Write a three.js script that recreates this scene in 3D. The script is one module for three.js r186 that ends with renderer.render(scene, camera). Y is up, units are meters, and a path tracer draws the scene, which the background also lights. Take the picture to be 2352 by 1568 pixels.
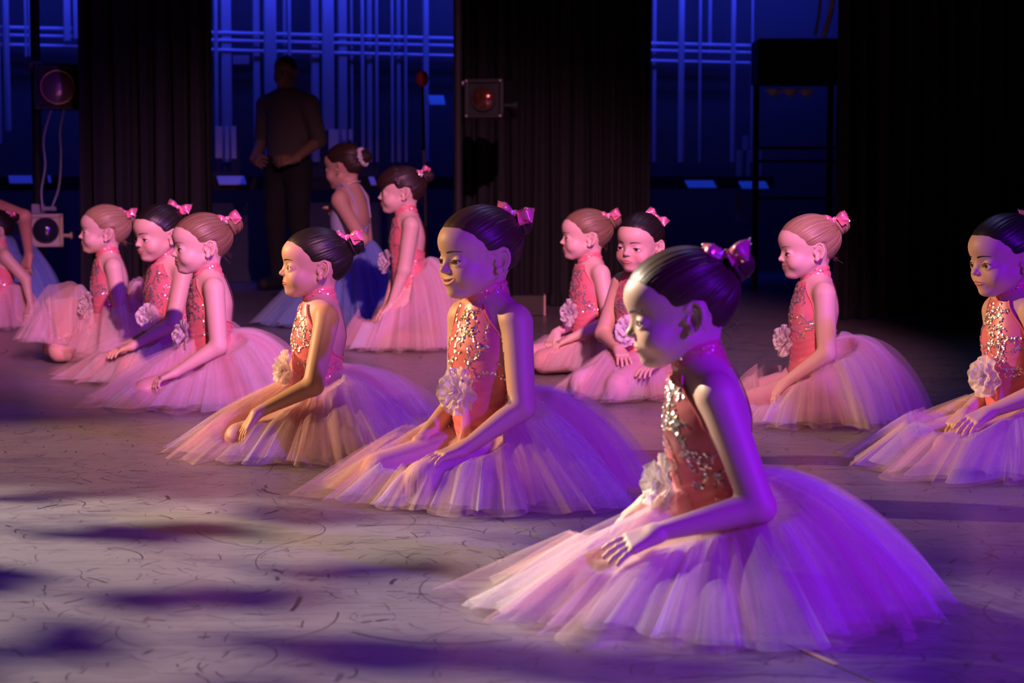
import * as THREE from 'three';
import { mergeGeometries } from 'three/addons/utils/BufferGeometryUtils.js';
import { RoundedBoxGeometry } from 'three/addons/geometries/RoundedBoxGeometry.js';

// ---------------------------------------------------------------- camera, lights, exposure
const scene = new THREE.Scene();
const FOCAL = 4700, EYE = 0.8, PITCH = Math.atan(381 / FOCAL);
const camera = new THREE.PerspectiveCamera(2 * Math.atan(784 / FOCAL) * 180 / Math.PI, 1.5, 0.1, 80);
camera.position.set(0, EYE, 0);
camera.rotation.x = -PITCH;
camera.focus = 5.7;
camera.userData.fStop = 5.6;
scene.add(camera);
scene.background = new THREE.Color(0x000000);
const renderer = new THREE.WebGLRenderer({ antialias: true });
renderer.toneMapping = THREE.LinearToneMapping;
renderer.toneMappingExposure = 1.0;
renderer.shadowMap.enabled = true;

// stage lanterns: [name, label, position, aim, colour, intensity, half angle, penumbra, source size]
const LANTERNS = [
  ['warm front lantern with a leaf breakup plate before its lens', [-5.9, 4.2, -8.2], [-0.75, 0, -3.6], [1, 0.82, 0.64], 600, 0.185, 0.3, 0.4],
  ['amber front lantern washing the seated row', [-6.9, 2.9, -6.9], [-0.40, 0.1, -5.75], [1, 0.57, 0.28], 270, 0.17, 0.5, 3],
  ['violet side lantern low in the near wing', [4.2, 2.8, -0.4], [0.0, 0.2, -4.9], [0.20, 0.006, 1.0], 148, 0.44, 0.6, 4],
  ['pink side lantern high in the near wing', [1.3, 4.3, -0.4], [-0.3, 0.3, -9.0], [1, 0.37, 0.60], 385, 0.25, 0.3, 4],
  ['blue top lantern over the stage', [0.8, 6.4, -8.5], [0.2, 0, -5.6], [0.34, 0.38, 1.0], 17, 0.85, 0.8, 12],
];

// ---------------------------------------------------------------- helpers
let seed = 7;
const rnd = () => { seed = (seed * 1664525 + 1013904223) >>> 0; return seed / 4294967296; };
const rr = (a, b) => a + (b - a) * rnd();
const { sin, cos, PI, sqrt, abs, min, max, hypot, atan2 } = Math;
const D2R = PI / 180;
const V = (x, y, z) => new THREE.Vector3(x, y, z);
const clamp = (x, a, b) => min(b, max(a, x));
const lerp = (a, b, t) => a + (b - a) * t;
const sstep = (a, b, x) => { const t = clamp((x - a) / (b - a), 0, 1); return t * t * (3 - 2 * t); };
const cp = cos(PITCH), sp = sin(PITCH);
// the place that lies at a given distance in front of the camera, seen towards photo pixel (px, py)
function at(px, py, depth) {
  const x = (px - 1176) / FOCAL, y = -(py - 784) / FOCAL;
  const dy = y * cp - sp, dz = -y * sp - cp, t = depth / -dz;
  return V(x * t, EYE + dy * t, dz * t);
}
function ground(px, py) {
  const x = (px - 1176) / FOCAL, y = -(py - 784) / FOCAL;
  const dy = y * cp - sp, dz = -y * sp - cp, t = -EYE / dy;
  return V(x * t, 0, dz * t);
}
const taken = {};
const numbered = (name) => { const n = taken[name] = (taken[name] ?? -1) + 1; return n ? name + '_' + String(n).padStart(3, '0') : name; };
function thing(name, label, category, pos = V(0, 0, 0), group) {
  const o = new THREE.Group(); o.name = numbered(name); o.position.copy(pos);
  o.userData = { label, category }; if (group) o.userData.group = group;
  scene.add(o); return o;
}
function part(name, geo, mat, parent) {
  const m = new THREE.Mesh(geo, mat); m.name = name; m.castShadow = m.receiveShadow = true; parent.add(m); return m;
}
function struct(name, geo, mat, label) {
  const m = part(name, geo, mat, scene); m.userData = { kind: 'structure', label, category: name.split('_')[0] }; return m;
}
const std = (c, roughness = 0.8, o = {}) => new THREE.MeshStandardMaterial({ color: new THREE.Color().setRGB(...c), roughness, side: THREE.DoubleSide, ...o });
const phys = (c, roughness = 0.8, o = {}) => new THREE.MeshPhysicalMaterial({ color: new THREE.Color().setRGB(...c), roughness, side: THREE.DoubleSide, ...o });
const box = (w, h, d, x = 0, y = 0, z = 0) => new THREE.BoxGeometry(w, h, d).translate(x, y, z);
const rbox = (w, h, d, r, x = 0, y = 0, z = 0) => new RoundedBoxGeometry(w, h, d, 2, r).translate(x, y, z);
const cylAB = (a, b, ra, rb = ra, n = 12) => {
  const d = b.clone().sub(a), g = new THREE.CylinderGeometry(rb, ra, d.length(), n);
  g.translate(0, d.length() / 2, 0); g.applyQuaternion(new THREE.Quaternion().setFromUnitVectors(V(0, 1, 0), d.normalize())); return g.translate(a.x, a.y, a.z);
};
const tube = (pts, r, n = 24, m = 6) => new THREE.TubeGeometry(new THREE.CatmullRomCurve3(pts), n, r, m, false);
const merge = (list) => mergeGeometries(list.map((g) => (g.index ? g.toNonIndexed() : g)).map((g) => { for (const k of Object.keys(g.attributes)) if (!['position', 'normal', 'uv'].includes(k)) g.deleteAttribute(k); return g; }));
// a grid surface: fn(u, v) -> [x, y, z]
function sheet(nu, nv, fn, closed = false) {
  const p = [], uv = [], id = [];
  for (let j = 0; j <= nv; j++) for (let i = 0; i <= nu; i++) { p.push(...fn(i / nu, j / nv)); uv.push(i / nu, j / nv); }
  for (let j = 0; j < nv; j++) for (let i = 0; i < nu; i++) { const a = j * (nu + 1) + i, b = a + 1, c = a + nu + 1, d = c + 1; id.push(a, b, d, a, d, c); }
  const g = new THREE.BufferGeometry();
  g.setAttribute('position', new THREE.Float32BufferAttribute(p, 3)); g.setAttribute('uv', new THREE.Float32BufferAttribute(uv, 2)); g.setIndex(id); g.computeVertexNormals();
  if (closed) { const n = g.attributes.normal; for (let j = 0; j <= nv; j++) { const a = j * (nu + 1), b = a + nu; const x = n.getX(a) + n.getX(b), y = n.getY(a) + n.getY(b), z = n.getZ(a) + n.getZ(b), l = hypot(x, y, z) || 1; n.setXYZ(a, x / l, y / l, z / l); n.setXYZ(b, x / l, y / l, z / l); } }
  return g;
}

// ---------------------------------------------------------------- textures
function canvasTex(w, h, draw, srgb = false) {
  const c = document.createElement('canvas'); c.width = w; c.height = h; draw(c.getContext('2d'), w, h);
  const t = new THREE.CanvasTexture(c); t.wrapS = t.wrapT = THREE.RepeatWrapping; if (srgb) t.colorSpace = THREE.SRGBColorSpace; t.magFilter = THREE.LinearFilter; return t;
}
const gray = (v) => { const k = Math.round(clamp(v, 0, 1) * 255); return `rgb(${k},${k},${k})`; };
const hairTex = canvasTex(1024, 128, (g, w, h) => {
  g.fillStyle = gray(0.72); g.fillRect(0, 0, w, h);
  for (let i = 0; i < 2600; i++) { const x = rr(0, w), y0 = rr(-40, h), l = rr(40, 150); g.strokeStyle = rnd() < 0.5 ? `rgba(255,255,255,${rr(0.05, 0.3)})` : `rgba(0,0,0,${rr(0.05, 0.35)})`; g.lineWidth = rr(0.6, 2.2); g.beginPath(); g.moveTo(x, y0); g.lineTo(x + rr(-6, 6), y0 + l); g.stroke(); }
});
const tulleTex = canvasTex(1024, 256, (g, w, h) => {
  g.fillStyle = gray(0.5); g.fillRect(0, 0, w, h);
  for (let i = 0; i < 260; i++) { const x = rr(0, w), wd = rr(2, 22); const k = rnd() < 0.5 ? 255 : 20; g.fillStyle = `rgba(${k},${k},${k},${rr(0.03, 0.16)})`; g.beginPath(); const s = rr(-14, 14), q = rr(0.4, 2.4); g.moveTo(x, 0); g.lineTo(x + wd * 0.6, 0); g.lineTo(x + s + wd * q, h); g.lineTo(x + s, h); g.fill(); }
  for (let i = 0; i < 9000; i++) { g.fillStyle = `rgba(255,255,255,${rr(0, 0.25)})`; g.fillRect(rr(0, w), rr(0, h), 1, 1); g.fillStyle = `rgba(0,0,0,${rr(0, 0.25)})`; g.fillRect(rr(0, w), rr(0, h), 1, 1); }
});
const floorTex = canvasTex(2048, 2048, (g, w, h) => {
  g.fillStyle = 'rgb(176,170,168)'; g.fillRect(0, 0, w, h);
  for (let i = 0; i < 16000; i++) { const k = rnd() < 0.5; g.strokeStyle = k ? `rgba(222,214,204,${rr(0.05, 0.3)})` : `rgba(82,78,90,${rr(0.05, 0.28)})`; g.lineWidth = rr(0.5, 2.6); const x = rr(-60, w), y = rr(0, h), l = rr(20, 190), a = rr(-0.06, 0.06); g.beginPath(); g.moveTo(x, y); g.lineTo(x + l, y + l * a); g.stroke(); }
  for (let i = 0; i < 70; i++) { g.fillStyle = `rgba(84,72,92,${rr(0.05, 0.14)})`; g.beginPath(); g.ellipse(rr(0, w), rr(0, h), rr(30, 150), rr(12, 60), rr(0, 3), 0, 7); g.fill(); }
  for (let i = 0; i < 4200; i++) { // shoe scuffs
    const big = rnd() < 0.05, x = rr(0, w), y = rr(0, h), l = big ? rr(90, 320) : rr(8, 60), a = rr(0, PI * 2), b = big ? rr(-1.0, 1.0) : rr(-0.5, 0.5);
    g.strokeStyle = rnd() < 0.18 ? `rgba(120,76,84,${rr(0.15, 0.45)})` : `rgba(38,33,48,${rr(0.25, 0.85)})`; g.lineWidth = rnd() < 0.06 ? rr(3, 9) : rr(0.9, 2.6);
    g.beginPath(); g.moveTo(x, y); g.quadraticCurveTo(x + cos(a) * l * 0.5 - sin(a) * l * b * 0.5, y + sin(a) * l * 0.5 + cos(a) * l * b * 0.5, x + cos(a) * l, y + sin(a) * l); g.stroke();
  }
}, true);

// ---------------------------------------------------------------- materials
const M = {
  curtain: std([0.021, 0.020, 0.023], 0.95), wall: std([0.075, 0.075, 0.085], 0.85), blackWall: std([0.02, 0.02, 0.022], 0.95),
  steel: std([0.42, 0.42, 0.45], 0.5), rail: std([0.85, 0.85, 0.88], 0.4), dark: std([0.012, 0.012, 0.014], 0.7), plate: std([0.75, 0.78, 0.8], 0.6), greenPlate: std([0.35, 0.95, 0.85], 0.6),
  beige: std([0.62, 0.5, 0.38], 0.6), lamp: std([0.02, 0.02, 0.022], 0.45), brass: std([0.75, 0.48, 0.22], 0.4, { metalness: 0.7 }),
  lens: phys([0.03, 0.03, 0.05], 0.06, { clearcoat: 1 }), pinkLens: phys([0.55, 0.30, 0.38], 0.3, { metalness: 0.3, clearcoat: 1 }), amberLens: phys([0.16, 0.05, 0.03], 0.2, { metalness: 0.6, clearcoat: 1 }),
  
  red: std([0.5, 0.03, 0.02], 0.5), cream: std([0.7, 0.62, 0.5], 0.6), wood: std([0.045, 0.035, 0.03], 0.7), tape: std([0.62, 0.5, 0.18], 0.5), seam: std([0.05, 0.045, 0.055], 0.8),
  floor: new THREE.MeshPhysicalMaterial({ map: floorTex, color: new THREE.Color().setRGB(0.46, 0.44, 0.46), roughness: 0.33, bumpMap: floorTex, bumpScale: 0.0006, side: THREE.DoubleSide }),
  satin: phys([0.80, 0.20, 0.22], 0.38, { sheen: 0.5, sheenColor: new THREE.Color(1, 0.6, 0.6) }),
  lilac: phys([0.42, 0.40, 0.62], 0.45), slipper: std([0.62, 0.38, 0.32], 0.6),
  sequin: std([1, 1, 1], 0.34, { metalness: 0.85 }),
  organza: phys([0.95, 0.88, 0.88], 0.7, { transmission: 0.35, transparent: true, opacity: 0.8 }), rhinestone: phys([0.5, 0.5, 0.6], 0.1, { metalness: 0.6 }),
  bow: phys([0.85, 0.22, 0.34], 0.25, { metalness: 0.25, clearcoat: 0.6 }), bowWhite: phys([0.85, 0.82, 0.95], 0.25, { metalness: 0.3 }),
  sclera: std([1, 1, 1], 0.15, { vertexColors: true }), teeth: std([0.85, 0.82, 0.78], 0.3), lash: std([0.015, 0.012, 0.012], 0.7), pearl: phys([0.8, 0.75, 0.65], 0.25),
  flesh: std([1, 1, 1], 0.52, { vertexColors: true }),
};
const tulle = (c, o) => phys(c, 0.85, { transmission: 0.42, transparent: true, opacity: o, alphaMap: tulleTex });
M.tulleOuter = tulle([0.96, 0.66, 0.66], 0.40); M.tullePink = tulle([0.94, 0.48, 0.58], 0.42); M.tulleWhite = tulle([0.95, 0.88, 0.94], 0.55);
M.tulleBlue = tulle([0.30, 0.42, 0.85], 0.75); M.tulleBlue2 = tulle([0.42, 0.55, 0.95], 0.85);
const hairMats = {};
const hairMat = (c) => hairMats[c.join()] ??= new THREE.MeshPhysicalMaterial({ color: new THREE.Color().setRGB(...c), map: hairTex, bumpMap: hairTex, bumpScale: 0.0012, roughness: 0.42, specularIntensity: 0.8, side: THREE.DoubleSide });

// ---------------------------------------------------------------- the setting
{
  const g = box(16.6, 0.2, 22, -1, -0.103, -7.6); struct('floor', g, M.seam, 'dark stage deck under the dance vinyl');
  const floor = scene.getObjectByName('floor');
  const a = ground(1830, 1490), b = ground(2005, 1566), d = b.clone().sub(a).normalize(), k = d.x / d.z;   // the seam between two sheets of dance vinyl
  const sx = (z) => a.x + (z - a.z) * k, z0 = 3.2, z1 = -18.4, gap = 0.0035;
  const sheetOf = (pts) => {
    const s = new THREE.Shape(pts.map(([x, z]) => new THREE.Vector2(x, -z)));
    const e = new THREE.ExtrudeGeometry(s, { depth: 0.003, bevelEnabled: false }).rotateX(-PI / 2).translate(0, -0.003, 0);
    const p = e.attributes.position, uv = e.attributes.uv; for (let i = 0; i < p.count; i++) uv.setXY(i, p.getX(i) / 2.6, p.getZ(i) / 2.6); return e;
  };
  part('vinyl_sheet', sheetOf([[-9.2, z0], [sx(z0) - gap, z0], [sx(z1) - gap, z1], [-9.2, z1]]), M.floor, floor);
  part('vinyl_sheet', sheetOf([[sx(z0) + gap, z0], [7.2, z0], [7.2, z1], [sx(z1) + gap, z1]]), M.floor, floor);
  const t0 = ground(1834, 1491), t1 = ground(1915, 1527), tl = t0.distanceTo(t1), mid = t0.clone().add(t1).multiplyScalar(0.5);
  const tape = part('tape_strip', rbox(0.011, 0.0012, tl, 0.0005), M.tape, floor); tape.position.set(mid.x + 0.006, 0.0008, mid.z); tape.rotation.y = atan2(t1.x - t0.x, t1.z - t0.z);
}
struct('ceiling', box(16.6, 0.2, 22, -1, 7.6, -7.6), M.blackWall, 'black ceiling of the fly space');
struct('wall_left', box(0.2, 7.7, 22, -9.3, 3.65, -7.6), M.blackWall, 'black wall far beyond the stage edge');
struct('wall_right', box(0.2, 7.7, 22, 7.3, 3.65, -7.6), M.blackWall, 'black wall of the near wing');
struct('wall_front', box(16.6, 7.7, 0.2, -1, 3.65, 3.4), M.blackWall, 'black wall behind the wing');
const WS = 0.366, WC = -16.37, wallTurn = Math.atan(WS);
struct('wall_back', box(18, 7.7, 0.2).rotateY(wallTurn).translate(-0.6, 3.65, WC + 0.6 * WS - 0.11), M.wall, 'painted wing wall behind the rigging, lit blue');
function onWall(px, py, off) {
  const x = (px - 1176) / FOCAL, y = -(py - 784) / FOCAL, dy = y * cp - sp, dz = -y * sp - cp, t = (WC + off) / (dz + WS * x);
  return V(x * t, EYE + dy * t, dz * t);
}
{ // counterweight rigging on the back wall
  const root = thing('rigging_wall', 'blue-lit counterweight rigging with vertical guide pipes and three long handrails', 'rigging', V(0, 0, 0));
  const upright = (x0, x1, yb, off = 0.25, mat = M.steel, flat = false) => {
    const a = onWall(x0, yb, off), b = onWall(x1, yb, off), w = a.distanceTo(b), h = 7.3 - max(a.y, 0.02), c = a.clone().add(b).multiplyScalar(0.5);
    const g = flat ? rbox(w, h, 0.05, 0.006).rotateY(wallTurn) : new THREE.CylinderGeometry(w / 2, w / 2, h, 14);
    part('guide_pipe', g.translate(c.x, max(a.y, 0.02) + h / 2, c.z), mat, root);
  };
  for (const [x0, x1, yb, flat, off] of [
    [-14, 4, 330, 1, 0.25], [10, 26, 300, 0, 0.22], [57, 63, 130, 0, 0.3], [66, 77, 130, 1, 0.2], [147, 162, 95, 1, 0.25], [168, 185, 90, 1, 0.22],
    [494, 503, 300, 0, 0.3], [511, 533, 372, 1, 0.16], [584, 598, 372, 1, 0.12], [610, 636, 372, 1, 0.34], [652, 660, 372, 0, 0.14], [663, 671, 372, 0, 0.3], [716, 733, 372, 1, 0.12], [742, 767, 300, 1, 0.34], [778, 797, 372, 1, 0.16], [806, 812, 372, 0, 0.13], [830, 838, 372, 0, 0.3], [844, 856, 372, 0, 0.13], [863, 870, 372, 0, 0.2], [899, 905, 372, 0, 0.3], [912, 921, 372, 0, 0.14], [930, 936, 372, 0, 0.22], [973, 984, 372, 1, 0.2],
    [1130, 1150, 372, 1, 0.2], [1240, 1252, 372, 0, 0.2], [1350, 1372, 372, 1, 0.2], [1440, 1450, 372, 0, 0.2], [1498, 1506, 372, 0, 0.14], [1557, 1570, 372, 0, 0.3], [1603, 1609, 372, 0, 0.22], [1626, 1634, 130, 0, 0.15], [1677, 1687, 372, 0, 0.3], [1723, 1728, 372, 0, 0.22],
  ]) upright(x0, x1, yb, off, M.steel, flat);
  const bar = (name, x0, y0, x1, y1, th, off, mat, dep = 0.03) => { const a = onWall(x0, y0, off), b = onWall(x1, y1, off); part(name, cylAB(a, b, th / 2, th / 2, 10), mat, root); };
  bar('cross_rail', -60, 61, 1725, 105, 0.026, 0.19, M.rail); bar('cross_rail', -60, 79, 1725, 121, 0.024, 0.19, M.rail); bar('cross_rail', -60, 101, 1725, 145, 0.026, 0.19, M.rail);
  { const a = onWall(-60, 412, 0.4), b = onWall(1770, 424, 0.4), c = a.clone().add(b).multiplyScalar(0.5); part('locking_rail', box(a.distanceTo(b), 0.1, 0.12).rotateY(wallTurn).rotateZ(0).translate(c.x, c.y - 0.005, c.z), M.dark, root); }
  const card = (x0, y0, x1, y1, mat = M.plate, off = 0.47, tip = 0) => {
    const a = onWall(x0, y0, off), b = onWall(x1, y1, off), c = a.clone().add(b).multiplyScalar(0.5);
    part('cue_card', rbox(hypot(a.x - b.x, a.z - b.z), abs(a.y - b.y) / cos(tip), 0.012, 0.003).rotateX(-tip).rotateY(wallTurn).translate(c.x, c.y, c.z), mat, root);
  };
  for (const [x0, y0, x1, y1, m] of [[20, 404, 74, 422], [94, 404, 100, 420], [110, 404, 117, 420], [500, 405, 564, 424], [849, 407, 862, 425], [1577, 415, 1642, 432, 1], [1700, 417, 1762, 434, 1]]) card(x0, y0, x1, y1, m ? M.greenPlate : M.plate, 0.5, 0.9);
  card(494, 290, 511, 363); card(517, 290, 526, 364); card(531, 290, 543, 364); card(755, 297, 778, 364); card(786, 297, 794, 322); card(801, 297, 809, 322); card(985, 219, 1021, 242, M.greenPlate, 0.5, 0.6); card(535, 127, 572, 148, M.steel);
  for (const [x0, y0, x1, y1] of [[1692, 345, 1704, 412], [1716, 345, 1722, 412], [1735, 345, 1748, 412], [1706, 312, 1718, 345], [1690, 440, 1702, 510], [1712, 440, 1720, 510], [1733, 440, 1744, 510]]) card(x0, y0, x1, y1, M.steel, 0.42);
}
{ // equipment box hung in the wing, with cable
  const a = at(1733, 92, 14.2), b = at(1924, 196, 14.2), c = a.clone().add(b).multiplyScalar(0.5), w = b.x - a.x, h = a.y - b.y;
  const r = thing('equipment_rack', 'black equipment case above a wing shelf, crumpled blue sheet below', 'equipment', V(c.x, 0, c.z));
  part('case', rbox(w, h, 0.4, 0.02, 0, c.y, 0), M.dark, r);
  part('crumpled_sheet', sheet(20, 8, (u, v) => [lerp(-0.45, 0.12, u) * w * 0.98 + 0.02, c.y - h / 2 - 0.02 - v * 0.045 * (0.4 + sin(u * 9) ** 2) - 0.01, 0.21 + 0.03 * sin(u * 17 + v * 4)]), M.plate, r);
  for (const sx of [-1, 1]) part('post', box(0.04, c.y + h / 2, 0.05, sx * (w / 2 - 0.03), (c.y - h / 2 - 0.02) / 2 + 0.01, -0.12).scale(1, 1, 1), M.dark, r);
  for (const y of [340, 370, 455]) { const s = at(1830, y, 14.2); part('shelf', box(w * 0.95, 0.018, 0.3, 0, s.y, 0), M.dark, r); }
  const hang = thing('hanging_cable', 'thick blue-lit cable loop hanging beside the black equipment case', 'cable', V(0, 0, 0));
  part('cable', tube([at(1922, -150, 14), at(1912, 0, 14), at(1905, 40, 14), at(1890, 86, 14)], 0.02, 20, 8), M.rail, hang);
  part('cable', tube([at(1895, -150, 14.05), at(1884, 0, 14.05), at(1880, 40, 14.05), at(1872, 80, 14.05)], 0.011, 20, 8), M.steel, hang);
}
{ // slim striped pole with a red knob
  const p = at(978, 400, 12.9), r = thing('marker_pole', 'slim pale pole with a red knob on top', 'pole', V(p.x, 0, p.z));
  const y1 = at(972, 162, 12.9).y, y0 = at(972, 199, 12.9).y, ym = at(985, 345, 12.9).y, yl = at(985, 520, 12.9).y;
  part('base', new THREE.CylinderGeometry(0.13, 0.15, 0.03, 20).translate(0, 0.016, 0), M.dark, r);
  part('knob', new THREE.SphereGeometry(0.042, 20, 14).scale(0.95, (y1 - y0) / 0.084, 0.95).translate(-0.02, (y1 + y0) / 2, 0), M.red, r);
  part('pole', cylAB(V(-0.02, y0 + 0.01, 0), V(-0.012, ym, 0), 0.009, 0.011), M.dark, r);
  part('pole_sleeve', cylAB(V(-0.012, ym, 0), V(0.0, yl, 0), 0.008, 0.009), M.cream, r);
  part('pole_foot', cylAB(V(0, yl, 0), V(0, 0.03, 0), 0.011, 0.011), M.red, r);
}
function leg(px0, px1, depth, label, folds, amp = 0.05, turn = 0) {
  const a = at(px0, 500, depth), b = at(px1, 500, depth), w = b.x - a.x;
  const r = thing('stage_curtain', label, 'curtain', V((a.x + b.x) / 2, 0, a.z)); r.rotation.y = turn;
  const ph = rr(0, 6), wob = rr(0, 6);
  const f = (u) => amp * (sin(u * folds * 2 * PI + ph + 1.2 * sin(u * 9 + wob)) + 0.35 * sin(u * folds * 4.6 * PI + wob));
  const g = sheet(folds * 14, 14, (u, v) => [(u - 0.5) * w + 0.012 * sin(v * 5 + u * 30), 0.006 + v * 7.2, f(u) * (1 - 0.25 * v) + 0.01 * sin(v * 9 + u * 13)]);
  part('drape', g, M.curtain, r);
  part('hem', sheet(folds * 14, 3, (u, v) => [(u - 0.5) * w, 0.006 + v * 0.07, f(u) + 0.008 + 0.004 * sin(v * PI)]), M.curtain, r);
}
leg(186, 496, 12.2, 'black pleated stage curtain hanging behind the three smiling dancers', 7, 0.055);
leg(1040, 1496, 12.6, 'wide black stage curtain behind the small wooden block', 11, 0.05);
leg(1916, 2760, 11.4, 'black stage curtain filling the dark side behind the blonde dancer', 18, 0.05);
leg(-800, -190, 10.4, 'black stage curtain beyond the cut-off dancer at the edge', 12, 0.05);
{ // small wooden block at the foot of the curtain
  const a = at(1176, 676, 11.7), b = at(1251, 676, 11.7), g = ground(1213, 723);
  const r = thing('wooden_block', 'low dark wooden block at the foot of the wide curtain', 'block', V((a.x + b.x) / 2, 0, g.z));
  part('block', rbox((b.x - a.x), 0.115, 0.16, 0.006, 0, 0.0585, 0), M.wood, r); part('edge_cap', rbox(0.012, 0.117, 0.162, 0.003, (b.x - a.x) / 2, 0.0595, 0), M.slipper, r);
}
// boom lanterns that hang unlit in view
function boomHead(root, c, s, mat, lensMat, r, ringMat, deep = 0.3) {
  const g = new THREE.Group(); g.name = 'lantern_head'; g.position.copy(c); root.add(g);
  part('housing', merge([rbox(s, s, deep, 0.012, 0, 0, -deep / 2), rbox(s * 1.1, s * 0.12, 0.03, 0.006, 0, s * 0.47, 0.0), rbox(s * 1.1, s * 0.12, 0.03, 0.006, 0, -s * 0.47, 0.0), rbox(s * 0.12, s * 1.05, 0.03, 0.006, s * 0.49, 0, 0), rbox(s * 0.12, s * 1.05, 0.03, 0.006, -s * 0.49, 0, 0)]), mat, g);
  part('lens_ring', new THREE.TorusGeometry(r, r * 0.1, 10, 40).translate(0, 0, 0.012), ringMat, g);
  part('lens', new THREE.SphereGeometry(r * 1.5, 32, 16, 0, PI * 2, 0, 0.73).rotateX(PI / 2).translate(0, 0, -r * 1.1 + 0.012), lensMat, g);
  for (const [x, y] of [[-1, -1], [1, -1], [1, 1], [-1, 1]]) part('screw', new THREE.SphereGeometry(0.007, 8, 6).translate(x * s * 0.47, y * s * 0.47, 0.022), M.steel, g);
  part('clamp_knob', merge([cylAB(V(s / 2, -s * 0.18, -0.06), V(s / 2 + 0.06, -s * 0.18, -0.06), 0.012), cylAB(V(s / 2 + 0.05, -s * 0.18, -0.06), V(s / 2 + 0.075, -s * 0.18, -0.06), 0.022)]), mat, g);
  return g;
}
{
  const base = ground(92, 702), r = thing('lighting_boom', 'dark lighting boom carrying a pink round lens above and a beige square lantern below', 'stage light', V(base.x, 0, base.z));
  const to = (px, py) => at(px, py, -base.z - 0.12).sub(r.position);
  part('boom_pole', cylAB(V(0, 0.03, 0), V(0, 6.5, 0), 0.03), M.dark, r); part('base_plate', new THREE.CylinderGeometry(0.28, 0.3, 0.04, 28).translate(0, 0.021, 0), M.dark, r);
  boomHead(r, to(132, 200), 0.26, M.lamp, M.pinkLens, 0.1, M.brass, 0.4).rotation.y = 0.22;
  boomHead(r, to(105, 529), 0.19, M.beige, M.lens, 0.072, M.dark, 0.26).rotation.y = 0.22;
  for (const py of [150, 480]) part('hook_clamp', merge([cylAB(V(0, to(0, py).y, 0), V(to(120, py).x, to(0, py).y, 0.02), 0.014), rbox(0.07, 0.06, 0.08, 0.008, 0, to(0, py).y, 0)]), M.steel, r);
  part('power_cable', tube([to(98, 480), to(95, 440), to(104, 380), to(100, 320), to(120, 245)], 0.007, 30, 6), M.steel, r); part('power_cable', tube([to(118, 480), to(135, 430), to(140, 350), to(138, 300), to(150, 240)], 0.006, 30, 6), M.steel, r);
}
{
  const base = ground(1120, 738), r = thing('lighting_boom', 'dark unlit lantern with a dim amber lens before the wide curtain', 'stage light', V(base.x, 0, base.z));
  const to = (px, py) => at(px, py, -base.z - 0.12).sub(r.position);
  part('boom_pole', cylAB(V(-0.16, 0.03, 0), V(-0.16, 6.5, 0), 0.025), M.dark, r); part('base_plate', new THREE.CylinderGeometry(0.2, 0.22, 0.04, 28).translate(-0.16, 0.021, 0), M.dark, r);
  boomHead(r, to(1112, 226), 0.2, M.lamp, M.amberLens, 0.066, M.dark, 0.4).rotation.y = -0.25;
  part('hook_clamp', merge([cylAB(V(-0.16, to(0, 190).y, 0), V(to(1112, 0).x, to(0, 190).y, 0.0), 0.014)]), M.steel, r);
}
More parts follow.
